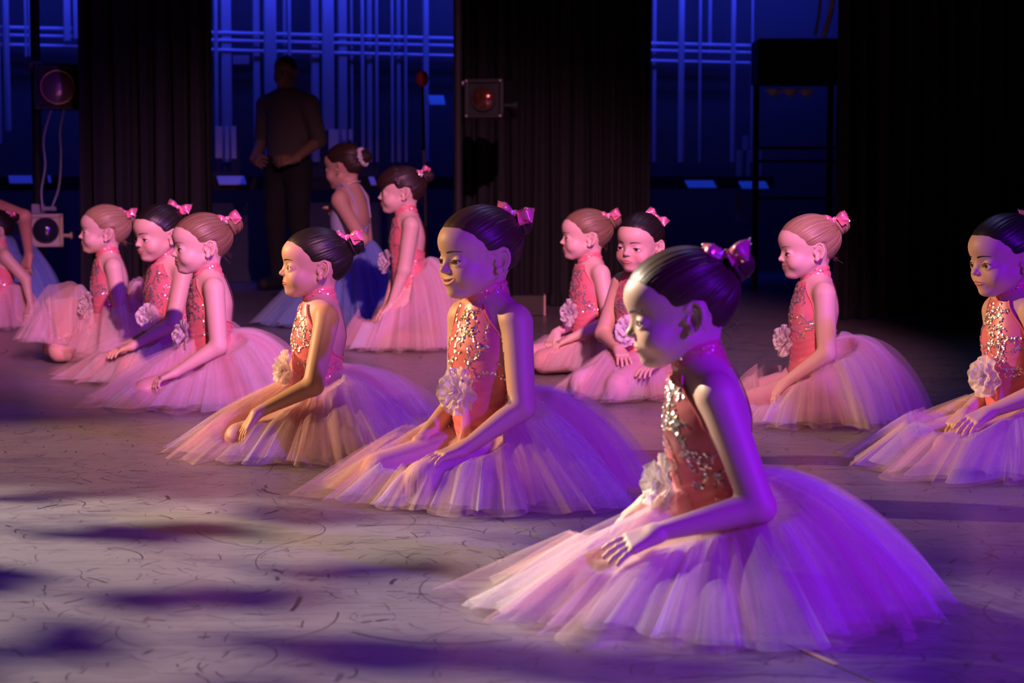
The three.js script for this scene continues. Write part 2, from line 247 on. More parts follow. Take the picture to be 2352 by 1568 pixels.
// ---------------------------------------------------------------- lit lanterns above and beside the frame
for (const [label, pos, aim, col, power, angle, pen, size] of LANTERNS) {
  const r = thing('stage_lantern', label, 'stage light', V(...pos)); r.lookAt(V(...aim));
  part('housing', new THREE.LatheGeometry([[0.001, -0.42], [0.1, -0.42], [0.12, -0.38], [0.12, -0.14], [0.15, -0.1], [0.15, 0.0], [0.13, 0.0], [0.13, -0.04]].map((p) => new THREE.Vector2(...p)), 28).rotateX(PI / 2), M.lamp, r);
  part('yoke', tube([V(-0.17, 0, -0.2), V(-0.17, 0.25, -0.2), V(0, 0.32, -0.2), V(0.17, 0.25, -0.2), V(0.17, 0, -0.2)], 0.012), M.lamp, r);
  part('lamp_lens', new THREE.CircleGeometry(0.125, 28).translate(0, 0, -0.02), new THREE.MeshStandardMaterial({ color: 0x222222, emissive: new THREE.Color().setRGB(...col), emissiveIntensity: 4 }), r);
  const l = new THREE.SpotLight(new THREE.Color().setRGB(...col), power, 0, angle, pen, 2); l.name = 'lantern_beam'; l.position.set(0, 0, 0.01 + 0.02 * size); l.castShadow = true; l.shadow.radius = size; l.shadow.mapSize.set(2048, 2048);
  r.add(l); l.target.position.set(0, 0, 4); r.add(l.target);
  if (/pink/.test(label)) { // shutter blade that keeps the beam off the near dancers
    r.updateMatrixWorld(true); const q = r.worldToLocal(V(0, 0.25, -6.75)), y = q.y / q.z * 0.6;
    part('shutter_blade', box(0.9, 0.5, 0.004, 0, y - 0.25, 0.6), M.lamp, r); const q2 = r.worldToLocal(V(0, 0.95, -10.6)), y2 = q2.y / q2.z * 0.6; part('shutter_blade', box(0.9, 0.5, 0.004, 0, y2 + 0.25, 0.6), M.lamp, r); for (const x of [-1, 1]) part('blade_arm', cylAB(V(x * 0.12, -0.08, -0.02), V(x * 0.3, y - 0.2, 0.6), 0.006), M.lamp, r);
  }
  if (/breakup/.test(label)) { // cut-out plate that breaks the beam into patches
    seed = 411; const leaves = [];
    for (let n = 0; n < 169; n++) {
      if (rnd() < 0.20) { rnd(); continue; }
      const cx = (n % 13 - 6) * 0.044 + rr(-0.014, 0.014), cy = (Math.floor(n / 13) - 6) * 0.044 + rr(-0.014, 0.014), rad = rr(0.010, 0.021), ph = rr(0, 6), turn = rr(-0.7, 0.7), h = [];
      for (let k = 0; k < 28; k++) { const t = k / 28 * 2 * PI, q = rad * (1 + 0.28 * sin(2 * t + ph) + 0.18 * sin(5 * t + ph * 2) + 0.12 * sin(9 * t)), a = 1.45 * q * cos(t), b = 0.75 * q * sin(t); h.push(new THREE.Vector2(cx + a * cos(turn) - b * sin(turn), cy + a * sin(turn) + b * cos(turn))); }
      leaves.push(new THREE.ExtrudeGeometry(new THREE.Shape(h), { depth: 0.002, bevelEnabled: false }).translate(0, 0, 1.0));
    }
    for (let n = -5; n <= 5; n++) leaves.push(box(0.84, 0.0018, 0.002, 0, n * 0.07, 1.0), box(0.0018, 0.84, 0.002, n * 0.07, 0, 1.0));
    for (const q of [-1, 1]) leaves.push(box(0.84, 0.02, 0.004, 0, q * 0.41, 1.0), box(0.02, 0.84, 0.004, q * 0.41, 0, 1.0));
    part('leaf_breakup_frame', merge(leaves), M.lamp, r).userData.kind = 'stuff';
    for (const [x, y] of [[-1, -1], [1, -1], [1, 1], [-1, 1]]) part('plate_arm', cylAB(V(x * 0.1, y * 0.1, 0), V(x * 0.39, y * 0.39, 1.0), 0.006), M.lamp, r);
  }
}
{ // blue work-light batten above the rigging
  const p = onWall(900, 300, 0.8), r = thing('work_light_batten', 'long blue work light batten above the rigging', 'stage light', V(p.x, 2.5, p.z)); r.rotation.y = wallTurn;
  part('trough', merge([box(9, 0.02, 0.2, 0, 0.14, 0), box(9, 0.28, 0.02, 0, 0.01, 0.1)]), M.lamp, r);
  part('glowing_tube', cylAB(V(-4.4, 0.02, 0.03), V(4.4, 0.02, 0.03), 0.03), new THREE.MeshStandardMaterial({ color: 0x111122, emissive: new THREE.Color().setRGB(0.05, 0.1, 1), emissiveIntensity: 3 }), r);
  const l = new THREE.RectAreaLight(new THREE.Color().setRGB(0.03, 0.05, 1.0), 10, 8.6, 0.22); l.name = 'batten_light'; l.rotation.x = -0.5; l.position.set(0, 0.0, -0.02); r.add(l);
  for (const x of [-3, 0, 3]) part('hanger', cylAB(V(x, 0.15, 0), V(x, 4.98, 0), 0.006), M.lamp, r);
}

// ---------------------------------------------------------------- implicit surfaces
const rc = (a, ra, b, rb) => {
  const ax = a[0], ay = a[1], az = a[2], dx = b[0] - ax, dy = b[1] - ay, dz = b[2] - az, L = 1 / (dx * dx + dy * dy + dz * dz + 1e-12), dr = rb - ra;
  return (x, y, z) => { const px = x - ax, py = y - ay, pz = z - az; let t = (px * dx + py * dy + pz * dz) * L; t = t < 0 ? 0 : t > 1 ? 1 : t; const qx = px - dx * t, qy = py - dy * t, qz = pz - dz * t; return sqrt(qx * qx + qy * qy + qz * qz) - ra - dr * t; };
};
const ell = (cx, cy, cz, rx, ry, rz) => {
  const ix = 1 / rx, iy = 1 / ry, iz = 1 / rz;
  return (x, y, z) => { const a = (x - cx) * ix, b = (y - cy) * iy, c = (z - cz) * iz, k0 = sqrt(a * a + b * b + c * c), k1 = sqrt(a * a * ix * ix + b * b * iy * iy + c * c * iz * iz); return k1 < 1e-9 ? -min(rx, ry, rz) : k0 * (k0 - 1) / k1; };
};
const smin = (a, b, k) => { const h = k - abs(a - b); return h <= 0 ? (a < b ? a : b) : (a < b ? a : b) - h * h / (4 * k); };
const smax = (a, b, k) => -smin(-a, -b, k);
// surface nets over the box lo..hi; colour(x, y, z) -> [r, g, b]
function netMesh(f, lo, hi, cell, colour) {
  const nx = Math.ceil((hi[0] - lo[0]) / cell) + 1, ny = Math.ceil((hi[1] - lo[1]) / cell) + 1, nz = Math.ceil((hi[2] - lo[2]) / cell) + 1, S = nx * ny, val = new Float32Array(S * nz), B = 6, reach = cell * B * 0.9 * 1.7;
  for (let k = 0; k < nz; k += B) for (let j = 0; j < ny; j += B) for (let i = 0; i < nx; i += B) {
    const d = f(lo[0] + (i + B / 2 - 0.5) * cell, lo[1] + (j + B / 2 - 0.5) * cell, lo[2] + (k + B / 2 - 0.5) * cell), far = abs(d) > reach;
    for (let c = k; c < min(k + B, nz); c++) for (let b = j; b < min(j + B, ny); b++) for (let a = i; a < min(i + B, nx); a++) val[a + b * nx + c * S] = far ? d : f(lo[0] + a * cell, lo[1] + b * cell, lo[2] + c * cell);
  }
  const id = new Int32Array(S * nz).fill(-1), pos = [], nor = [], col = [], idx = [], e = cell * 0.35;
  const EDGE = [[0, 1], [2, 3], [4, 5], [6, 7], [0, 2], [1, 3], [4, 6], [5, 7], [0, 4], [1, 5], [2, 6], [3, 7]];
  for (let k = 0; k < nz - 1; k++) for (let j = 0; j < ny - 1; j++) for (let i = 0; i < nx - 1; i++) {
    const o = i + j * nx + k * S, v = [val[o], val[o + 1], val[o + nx], val[o + nx + 1], val[o + S], val[o + S + 1], val[o + S + nx], val[o + S + nx + 1]];
    let m = 0; for (let q = 0; q < 8; q++) if (v[q] < 0) m |= 1 << q; if (m === 0 || m === 255) continue;
    let x = 0, y = 0, z = 0, n = 0;
    for (const [a, b] of EDGE) if ((v[a] < 0) !== (v[b] < 0)) { const t = v[a] / (v[a] - v[b]); x += (a & 1) + ((b & 1) - (a & 1)) * t; y += (a >> 1 & 1) + ((b >> 1 & 1) - (a >> 1 & 1)) * t; z += (a >> 2) + ((b >> 2) - (a >> 2)) * t; n++; }
    x = lo[0] + (i + x / n) * cell; y = lo[1] + (j + y / n) * cell; z = lo[2] + (k + z / n) * cell;
    let gx = f(x + e, y, z) - f(x - e, y, z), gy = f(x, y + e, z) - f(x, y - e, z), gz = f(x, y, z + e) - f(x, y, z - e); const l = sqrt(gx * gx + gy * gy + gz * gz) || 1; gx /= l; gy /= l; gz /= l;
    const d = clamp(f(x, y, z), -cell, cell) * 0.8; x -= gx * d; y -= gy * d; z -= gz * d;
    id[o] = pos.length / 3; pos.push(x, y, z); nor.push(gx, gy, gz); if (colour) col.push(...colour(x, y, z));
  }
  const quad = (a, b, c, d, flip) => { if (a < 0 || b < 0 || c < 0 || d < 0) return; if (flip) idx.push(a, c, b, a, d, c); else idx.push(a, b, c, a, c, d); };
  for (let k = 1; k < nz - 1; k++) for (let j = 1; j < ny - 1; j++) for (let i = 1; i < nx - 1; i++) {
    const o = i + j * nx + k * S, s = val[o] < 0;
    if (s !== (val[o + 1] < 0)) quad(id[o - nx - S], id[o - S], id[o], id[o - nx], !s);
    if (s !== (val[o + nx] < 0)) quad(id[o - 1 - S], id[o - 1], id[o], id[o - S], !s);
    if (s !== (val[o + S] < 0)) quad(id[o - 1 - nx], id[o - nx], id[o], id[o - 1], !s);
  }
  const g = new THREE.BufferGeometry();
  g.setAttribute('position', new THREE.Float32BufferAttribute(pos, 3)); g.setAttribute('normal', new THREE.Float32BufferAttribute(nor, 3)); if (colour) g.setAttribute('color', new THREE.Float32BufferAttribute(col, 3)); g.setIndex(idx); return g;
}
const mixc = (a, b, t) => [lerp(a[0], b[0], t), lerp(a[1], b[1], t), lerp(a[2], b[2], t)];

// ---------------------------------------------------------------- head: ear canals at x = +-, y = 0; the face looks along +z
function headField(o) {
  const w = o.faceWidth ?? 1, adult = o.adult ?? 0;
  const cran = ell(0, 0.036, -0.008, 0.071, 0.082, 0.090), fore = ell(0, 0.046, 0.028, 0.056 * w, 0.047, 0.0605), face = ell(0, -0.020 - adult * 0.008, 0.027, 0.055 * w, 0.062 + adult * 0.006, 0.056), cheek = ell(0.033 * w, -0.030, 0.047, 0.025, 0.027, 0.027 + (o.smile ?? 0) * 0.002);
  const chin = ell(0, -0.071 - adult * 0.012, 0.061, 0.018, 0.013, 0.018), jaw = rc([0.043 * w, -0.036, 0.004], 0.014, [0.014, -0.070 - adult * 0.01, 0.052], 0.014), muz = ell(0, -0.045 - adult * 0.005, 0.063, 0.025, 0.019, 0.021);
  const neck = rc([0, -0.03, -0.022], 0.036, o.neckEnd ?? [0, -0.14, -0.03], 0.037);
  const skull = (ax, y, z) => { let d = smin(cran(ax, y, z), fore(ax, y, z), 0.02); d = smin(d, face(ax, y, z), 0.02); d = smin(d, cheek(ax, y, z), 0.016); d = smin(d, jaw(ax, y, z), 0.02); d = smin(d, chin(ax, y, z), 0.014); return smin(d, muz(ax, y, z), 0.014); };
  const bridge = rc([0, 0.003, 0.0770], 0.0058, [0, -0.013, 0.0865], 0.0070), tip = ell(0, -0.0168, 0.0885, 0.0084, 0.0074, 0.0080), ala = ell(0.0088, -0.0200, 0.0825, 0.0052, 0.0052, 0.0064), nostril = ell(0.0046, -0.0246, 0.0868, 0.0028, 0.0020, 0.0036);
  const ex = 0.0305 * w, ey = 0.000, ez = 0.0628, open = o.eyeOpen ?? 0.0068;
  const socket = ell(ex + 0.001, ey + 0.003, 0.092, 0.020, 0.0115, 0.0155), lid = ell(ex, ey, ez, 0.0162, 0.0160, 0.0162), slit = ell(ex, ey - 0.0003, ez + 0.014, 0.0146, open, 0.0135);
  const face0 = (ax, y, z) => { let d = skull(ax, y, z); d = smax(d, -socket(ax, y, z), 0.012); d = smin(d, bridge(ax, y, z), 0.010); d = smin(d, tip(ax, y, z), 0.005); d = smin(d, ala(ax, y, z), 0.004); d = smax(d, -nostril(ax, y, z), 0.002); d = smin(d, lid(ax, y, z), 0.005); return smax(d, -slit(ax, y, z), 0.0012); };
  const front = (f) => (x, y) => { let a = 0.03, b = 0.12; for (let i = 0; i < 30; i++) { const m = (a + b) / 2; if (f(abs(x), y, m) < 0) a = m; else b = m; } return a; };
  const fz = front(face0);
  // mouth
  const sm = o.smile ?? 0, mw = 0.0205 + 0.0085 * sm, my = -0.0445 - adult * 0.005, line = (x) => my + sm * 0.0105 * (x / mw) ** 2 - (1 - sm) * 0.0012 * (x / mw) ** 2;
  const P = (x, dy, dz) => { const y = line(x) + dy; return [x, y, fz(x, y) + dz]; };
  const gape = o.gape ?? 0, upper = [], lower = [], cut = [];
  const xs = [0, 0.3, 0.55, 0.78, 1].map((t) => t * mw);
  for (let i = 0; i < 4; i++) {
    const t0 = 1 - (i / 4) ** 2, t1 = 1 - ((i + 1) / 4) ** 2;
    upper.push(rc(P(xs[i], 0.0034 * t0 + gape * 0.5 * t0, -0.0014), 0.0028 * (1 - 0.3 * sm) * (0.45 + 0.55 * t0), P(xs[i + 1], 0.0034 * t1 + gape * 0.5 * t1, -0.0014), 0.0028 * (1 - 0.3 * sm) * (0.45 + 0.55 * t1)));
    lower.push(rc(P(xs[i], -0.0044 * t0 - gape * 0.5 * t0, -0.0016), 0.0033 * (1 - 0.25 * sm) * (0.4 + 0.6 * t0), P(xs[i + 1], -0.0044 * t1 - gape * 0.5 * t1, -0.0016), 0.0033 * (1 - 0.25 * sm) * (0.4 + 0.6 * t1)));
    cut.push(rc(P(xs[i], 0, 0.002), 0.0010 + gape * 0.55 * t0, P(xs[i + 1], 0, 0.002), 0.0010 + gape * 0.55 * t1));
  }
  const lips = (ax, y, z) => { let d = 1; for (const f of upper) d = min(d, f(ax, y, z)); for (const f of lower) d = min(d, f(ax, y, z)); return d; };
  // ear, tilted back and flared outwards
  const ec = [0.0625, -0.004, -0.014], fl = 0.42, tl = 0.16, cf = cos(fl), sf = sin(fl), ct = cos(tl), st = sin(tl), arc = (a0, a1, n, rz, ry, r, cz = 0, cy = 0, lift = 0.006) => { const list = []; for (let i = 0; i < n; i++) { const q = [0, 1].map((d) => { const a = lerp(a0, a1, (i + d) / n); return [lift, cy + ry * sin(a), cz + rz * cos(a)]; }); list.push(rc(q[0], r, q[1], r)); } return list; };
  const helix = arc(0.55, 4.15, 9, 0.0150, 0.0255, 0.0036, -0.002, 0.004, 0.0065), anti = arc(1.5, 4.3, 6, 0.0085, 0.0165, 0.0030, -0.003, 0.002, 0.0045), disc = ell(0.001, 0.002, -0.002, 0.0048, 0.026, 0.0155), conch = ell(0.0062, -0.002, 0.001, 0.0062, 0.011, 0.0075), lobe = ell(0.0045, -0.0225, 0.0030, 0.0042, 0.0075, 0.0068), trag = ell(0.0050, -0.004, 0.0105, 0.0040, 0.0058, 0.0038);
  const ear = (ax, y, z) => {
    let X = ax - ec[0], Y = y - ec[1], Z = z - ec[2]; const far = sqrt(X * X + Y * Y + Z * Z) - 0.04; if (far > 0.012) return far;
    const Y1 = Y * ct - Z * st, Z1 = Y * st + Z * ct, X2 = X * cf + (Z1 - 0.012) * sf, Z2 = -X * sf + (Z1 - 0.012) * cf + 0.012;
    let d = disc(X2, Y1, Z2); let h = 1; for (const f of helix) h = min(h, f(X2, Y1, Z2)); d = smin(d, h, 0.004); h = 1; for (const f of anti) h = min(h, f(X2, Y1, Z2)); d = smin(d, h, 0.003); d = smin(d, lobe(X2, Y1, Z2), 0.005); d = smax(d, -conch(X2, Y1, Z2), 0.003); return smin(d, trag(X2, Y1, Z2), 0.003);
  };
  const f = (x, y, z) => {
    const ax = abs(x); let d = skull(ax, y, z); if (d > 0.05) return min(d, neck(x, y, z)); 
    if (z > 0.03) { d = face0(ax, y, z); if (y < -0.02 && y > -0.075) { d = smin(d, lips(ax, y, z), 0.003); let c = 1; for (const q of cut) c = min(c, q(ax, y, z)); d = smax(d, -c, 0.0018); } }
    d = smin(d, ear(ax, y, z), 0.006);
    return smin(d, neck(x, y, z), 0.022);
  };
  return { f, skull, lips, fz, ex, ey, ez, open, my, mw, line, gape };
}
// hair line: height above which the head carries hair, by the angle away from the face
const HAIRLINE = [[0, 0.080], [22, 0.078], [42, 0.066], [58, 0.046], [70, 0.022], [78, 0.004], [86, 0.006], [94, 0.028], [108, 0.026], [118, 0.0], [130, -0.030], [150, -0.048], [180, -0.056]];
const hairline = (az, bangs) => { let y = HAIRLINE[HAIRLINE.length - 1][1]; for (let i = 0; i < HAIRLINE.length - 1; i++) { const [a, p] = HAIRLINE[i], [b, q] = HAIRLINE[i + 1]; if (az >= a && az <= b) { y = lerp(p, q, sstep(0, 1, (az - a) / (b - a))); break; } } return bangs ? min(y, az < 52 ? 0.014 + 0.004 * sin(az * 0.9) : 0.5) : y; };
function buildHead(root, o, cell) {
  const H = headField(o), skin = o.skin, lipc = o.lipColour ?? [0.58, 0.19, 0.16];
  const colour = (x, y, z) => {
    const ax = abs(x); let c = skin;
    if (z > 0.045) {
      const d = H.lips(ax, y, z); c = mixc(c, lipc, 1 - sstep(0.0002, 0.0016, d));
      const blush = Math.exp(-(((ax - 0.036) / 0.014) ** 2 + ((y + 0.024) / 0.012) ** 2)); c = mixc(c, [0.72, 0.20, 0.18], blush * (o.blush ?? 0.25));
      if (abs(y - H.line(ax)) < 0.0012 + H.gape * 0.5 && ax < H.mw * 0.98 && d < 0.004 && z < H.fz(ax, y) - 0.001) c = [0.12, 0.02, 0.02];
    }
    return c;
  };
  const skinGeo = netMesh(H.f, [-0.092, -0.135, -0.112], [0.092, 0.124, 0.112], cell, colour);
  const g = new THREE.Group(); g.name = 'head_details';
  const add = (name, geo, mat, parent = g) => part(name, geo, mat, parent);
  for (const s of [-1, 1]) { // eyes
    const e = new THREE.SphereGeometry(0.0146, 30, 40), p = e.attributes.position, c = [];
    for (let i = 0; i < p.count; i++) { const a = Math.acos(clamp(p.getY(i) / 0.0146, -1, 1)); c.push(...(a < 0.22 ? [0.008, 0.006, 0.006] : a < 0.50 ? (o.iris ?? [0.10, 0.045, 0.02]) : [0.82, 0.80, 0.78])); }
    e.setAttribute('color', new THREE.Float32BufferAttribute(c, 3)); e.rotateX(PI / 2 + (o.lookDown ?? 0)); e.rotateY(o.lookSide ?? 0); e.translate(s * H.ex, H.ey, H.ez); add('eye', e, M.sclera);
    const lash = [], brow = [];
    for (let i = 0; i <= 12; i++) { const a = lerp(0.12, PI - 0.02, i / 12), x = 0.0142 * cos(a), y = H.open * sin(a) + 0.0004, zz = sqrt(max(0, 0.0165 ** 2 - x * x - y * y)); lash.push(V(s * (H.ex + x), H.ey + y, H.ez + zz)); }
    add('eyelash', tube(lash, 0.0010, 20, 5), M.lash);
    for (let i = 0; i <= 8; i++) { const t = i / 8, x = lerp(0.0125, 0.0455, t), y = 0.0225 + 0.005 * sin(t * PI * 0.75) - 0.003 * t; brow.push(V(s * x, y, H.fz(x, y) + 0.0003)); }
    const b = sheet(16, 5, (u, v) => { const i = u * 8, k = min(7, Math.floor(i)), q = brow[k].clone().lerp(brow[k + 1], i - k), hh = 0.0022 * (1 - 0.65 * u * u); const y = q.y + (v - 0.5) * 2 * hh; return [q.x, y, H.fz(abs(q.x), y) + 0.0011 * sin(PI * v) + 0.0001]; });
    add('eyebrow', b, hairMat(o.brow ?? o.hair.map((x) => x * 0.9 + 0.01)));
  }
  if (H.gape > 0.0015) { const t = sheet(12, 3, (u, v) => { const x = (u - 0.5) * 2 * H.mw * 0.82, y = H.line(x) + H.gape * 0.55 * (1 - (2 * u - 1) ** 2) - v * H.gape * 0.75; return [x, y, H.fz(x, H.line(x)) - 0.0036]; }); add('teeth', t, M.teeth); }
  // combed-back hair, gathered at the bun
  const c0 = V(0, 0.030, -0.012), b = V(...(o.bunDir ?? [0, 0.42, -0.9])).normalize(), e1 = V(1, 0, 0), e2 = b.clone().cross(e1).normalize(), hm = hairMat(o.hair), NU = cell < 0.002 ? 200 : 130, NV = 34;
  const skullAt = (d) => { let r0 = 0.03, r1 = 0.14; for (let i = 0; i < 22; i++) { const m = (r0 + r1) / 2; if (H.skull(abs(c0.x + d.x * m), c0.y + d.y * m, c0.z + d.z * m) < 0) r0 = m; else r1 = m; } return r0; };
  const dir = (u, phi) => b.clone().multiplyScalar(cos(phi)).addScaledVector(e1, sin(phi) * cos(u)).addScaledVector(e2, sin(phi) * sin(u));
  const inHair = (d) => { const r = skullAt(d), p = d.clone().multiplyScalar(r).add(c0), az = abs(atan2(p.x, p.z + 0.01)) / D2R; return p.y > hairline(az, o.bangs); };
  const limit = []; for (let i = 0; i < NU; i++) { const u = i / NU * 2 * PI; let phi = 0.35; while (phi < 3 && inHair(dir(u, phi))) phi += 0.05; let a = phi - 0.05, c = phi; for (let k = 0; k < 9; k++) { const m = (a + c) / 2; if (inHair(dir(u, m))) a = m; else c = m; } limit.push(a); }
  for (let k = 0; k < 7; k++) { const s = limit.slice(); for (let i = 0; i < NU; i++) limit[i] = (s[(i + NU - 1) % NU] + 2 * s[i] + s[(i + 1) % NU]) / 4; }
  const jag = Array.from({ length: NU }, () => rr(-0.006, 0.008)), thick = o.hairThick ?? 0.0055;
  const cap = sheet(NU, NV, (uu, v) => {
    const i = Math.round(uu * NU) % NU, u = i / NU * 2 * PI, phi = max(0.02, v * (limit[i] + jag[i])), d = dir(u, phi), edge = 1 - v;
    let th = (thick + (o.bangs && d.z > 0.3 ? 0.006 : 0)) * (1 - Math.exp(-edge * 9)) + 0.0004;
    th += 0.0011 * sin(u * 46 + 5 * sin(u * 7)) * (1 - Math.exp(-edge * 6)) + 0.0006 * sin(u * 97 + v * 3) * edge;
    return d.multiplyScalar(skullAt(d) + th).add(c0).toArray();
  }, true);
  { const uv = cap.attributes.uv; for (let i = 0; i < uv.count; i++) uv.setXY(i, uv.getX(i) * 1, uv.getY(i) * 0.9); }
  const hair = add('hair', cap, hm);
  const rb = o.bunSize ?? 0.03, bc = b.clone().multiplyScalar(skullAt(b) + rb * 0.62).add(c0);
  { // bun: a coiled twist of hair
    const q = new THREE.Quaternion().setFromUnitVectors(V(0, 1, 0), b);
    const bun = sheet(64, 28, (u, v) => { const th = v * PI, a = u * 2 * PI, r = rb * (1 + 0.05 * sin(5 * a + 9 * th) + 0.02 * sin(13 * a + 17 * th)); return V(r * sin(th) * cos(a), r * 0.82 * cos(th), r * sin(th) * sin(a)).applyQuaternion(q).add(bc).toArray(); }, true);
    const uv = bun.attributes.uv; for (let i = 0; i < uv.count; i++) uv.setXY(i, uv.getX(i) * 0.5 + uv.getY(i) * 0.6, uv.getY(i));
    part('bun', bun, hm, hair);
    part('bun_wrap', new THREE.TorusGeometry(rb * 0.86, rb * 0.2, 10, 36).rotateX(PI / 2).applyQuaternion(q).translate(...bc.clone().addScaledVector(b, -rb * 0.42)), hm, hair);
  }
  { // loose strands at nape and hair line
    const list = [], n = o.wisps ?? 16;
    for (let i = 0; i < n; i++) { const az = (i % 3 ? rr(120, 235) : rr(70, 110) * (rnd() < 0.5 ? -1 : 1)) * D2R, y = i % 3 ? rr(-0.05, -0.015) : rr(0.0, 0.03), d0 = V(sin(az), 0, cos(az)).multiplyScalar(0.066).setY(y - c0.y).normalize(), p = d0.clone().multiplyScalar(skullAt(d0) + 0.003).add(c0), o2 = d0.clone().setY(0).normalize(); const L = rr(0.012, 0.034); list.push(tube([p, p.clone().addScaledVector(o2, L * 0.4).add(V(0, -L * 0.4, 0)), p.clone().addScaledVector(o2, L * rr(0.5, 1)).add(V(rr(-0.01, 0.01), -L * rr(0.3, 1.2), rr(-0.01, 0.01)))], 0.00035, 8, 4)); }
    part('loose_strand', merge(list), hm, hair);
  }
  if (o.earring) for (const s of [-1, 1]) add('earring', new THREE.SphereGeometry(0.0026, 10, 8).translate(s * 0.0715, -0.0275, -0.0125), M.rhinestone);
  return { skinGeo, g, bunCentre: bc, bunDir: b, skullAt, c0 };
}
// satin bow: two puffed loops, two tails and a knot; x is across, z away from the head
const lobeGeo = (() => { const f = (s) => sheet(14, 16, (u, v) => { const a = u, t = v * 2 * PI, w = 0.006 + 0.021 * a ** 0.75, th = (0.004 + 0.012 * sin(PI * min(1, a * 1.05))) * (1 + 0.25 * sin(3 * t + 4 * a)); return [s * (0.003 + 0.037 * a), w * cos(t) + 0.004 * a, th * sin(t) + 0.007 * sin(a * 2.2)]; }, false); return [f(1), f(-1)]; })();
const tailGeo = (() => [1, -1].map((s) => sheet(6, 10, (u, v) => [s * (0.004 + v * 0.020) + (u - 0.5) * (0.010 + 0.010 * v), -v * 0.034, 0.006 + 0.006 * sin(v * 5 + u * 3)])))();
const knotGeo = new THREE.SphereGeometry(0.0085, 14, 10).scale(0.8, 1.1, 0.9).translate(0, 0, 0.004);
const flakeGeo = new THREE.CircleGeometry(1, 6);
const FLAKES = [[0.92, 0.92, 0.98], [0.95, 0.9, 0.75], [0.98, 0.72, 0.35], [0.75, 0.95, 0.98], [0.95, 0.6, 0.8], [0.85, 0.85, 0.9]].map((c) => new THREE.Color().setRGB(...c));
function flakes(spots, size, parent, name = 'sequins') {   // spots: [position, normal]
  const m = new THREE.InstancedMesh(flakeGeo, M.sequin, spots.length), d = new THREE.Object3D();
  spots.forEach(([p, n], i) => { d.position.copy(p).addScaledVector(n, 0.0012); d.lookAt(p.clone().add(n).add(V(rr(-0.45, 0.45), rr(-0.45, 0.45), rr(-0.45, 0.45)))); d.scale.setScalar(size * rr(0.7, 1.25)); d.updateMatrix(); m.setMatrixAt(i, d.matrix); m.setColorAt(i, FLAKES[Math.floor(rnd() * FLAKES.length)]); });
  m.name = name; m.userData.kind = 'stuff'; m.castShadow = true; parent.add(m); return m;
}
function bow(parent, pos, out, roll, size = 1) {
  const g = new THREE.Group(); g.name = 'hair_bow'; g.position.copy(pos); g.quaternion.setFromUnitVectors(V(0, 0, 1), out.clone().normalize()).multiply(new THREE.Quaternion().setFromAxisAngle(V(0, 0, 1), roll)); g.scale.setScalar(size); parent.add(g);
  lobeGeo.forEach((q) => part('bow_loop', q, M.bow, g)); part('bow_tail', tailGeo[0], M.bow, g); part('bow_tail', tailGeo[1], M.bowWhite, g); part('knot', knotGeo, M.bow, g);
  const s = []; for (let i = 0; i < 46; i++) { const q = lobeGeo[i % 2], k = Math.floor(rnd() * q.attributes.position.count); const p = V().fromBufferAttribute(q.attributes.position, k), n = V().fromBufferAttribute(q.attributes.normal, k); if (n.y * p.y + n.z * (p.z - 0.006) < 0) n.negate(); s.push([p, n]); }
  flakes(s, 0.0019, g);
}

// ---------------------------------------------------------------- hands: wrist at the origin, fingers along +z, back of the hand +y, thumb at -x
function handField(curl, mirror, spread = 1, arm = [0, 0, -1]) {
  const list = [], palm = [];
  const fing = [[-0.0200, 0.049, 0.0066, -0.13], [-0.0066, 0.055, 0.0068, -0.03], [0.0066, 0.051, 0.0065, 0.06], [0.0188, 0.040, 0.0058, 0.17]];
  fing.forEach(([bx, L, r, a], i) => {
    palm.push(rc([bx * 0.55, 0, 0.004], 0.0115, [bx, 0, 0.052], 0.0088));
    let p = [bx, 0, 0.052], pitch = curl * (0.35 + 0.08 * i); const yaw = a * spread, segs = [0.45, 0.31, 0.24], chain = [];
    segs.forEach((q, k) => { const l = L * q, n = [p[0] + l * sin(yaw) * cos(pitch), p[1] - l * sin(pitch), p[2] + l * cos(yaw) * cos(pitch)]; chain.push(rc(p, r * (1 - 0.08 * k), n, r * (0.95 - 0.1 * k))); p = n; pitch += curl * (0.62 + 0.1 * i); });
    list.push(chain);
  });
  const th = [rc([-0.012, -0.004, 0.008], 0.0105, [-0.027, -0.009, 0.030], 0.0082), rc([-0.027, -0.009, 0.030], 0.0080, [-0.031, -0.013, 0.048], 0.0066), rc([-0.031, -0.013, 0.048], 0.0066, [-0.030, -0.017, 0.062], 0.0054)];
  const wrist = rc([0, 0, 0.006], 0.0160, [arm[0] * 0.034, arm[1] * 0.034, arm[2] * 0.034], 0.0188);
  return (x, y, z) => {
    let d = wrist(x, y, z); if (mirror) x = -x; for (const f of palm) d = smin(d, f(x, y, z), 0.010); let t = 1; for (const f of th) t = smin(t, f(x, y, z), 0.003); d = smin(d, t, 0.008);
    for (const c of list) { let q = 1; for (const f of c) q = smin(q, f(x, y, z), 0.002); d = smin(d, q, 0.0035); } return d;
  };
}
const petalGeo = sheet(10, 6, (u, v) => { const a = (u - 0.5) * 1.25, r = 0.004 + v * 0.040 * (1 - 0.06 * cos(u * 2 * PI)); return [r * sin(a) * (1 + 0.1 * v), r * cos(a), 0.010 * sin(v * 2.0) + 0.0045 * v * sin(u * 4.5 * PI)]; });
const stoneGeo = new THREE.OctahedronGeometry(0.0026, 1);
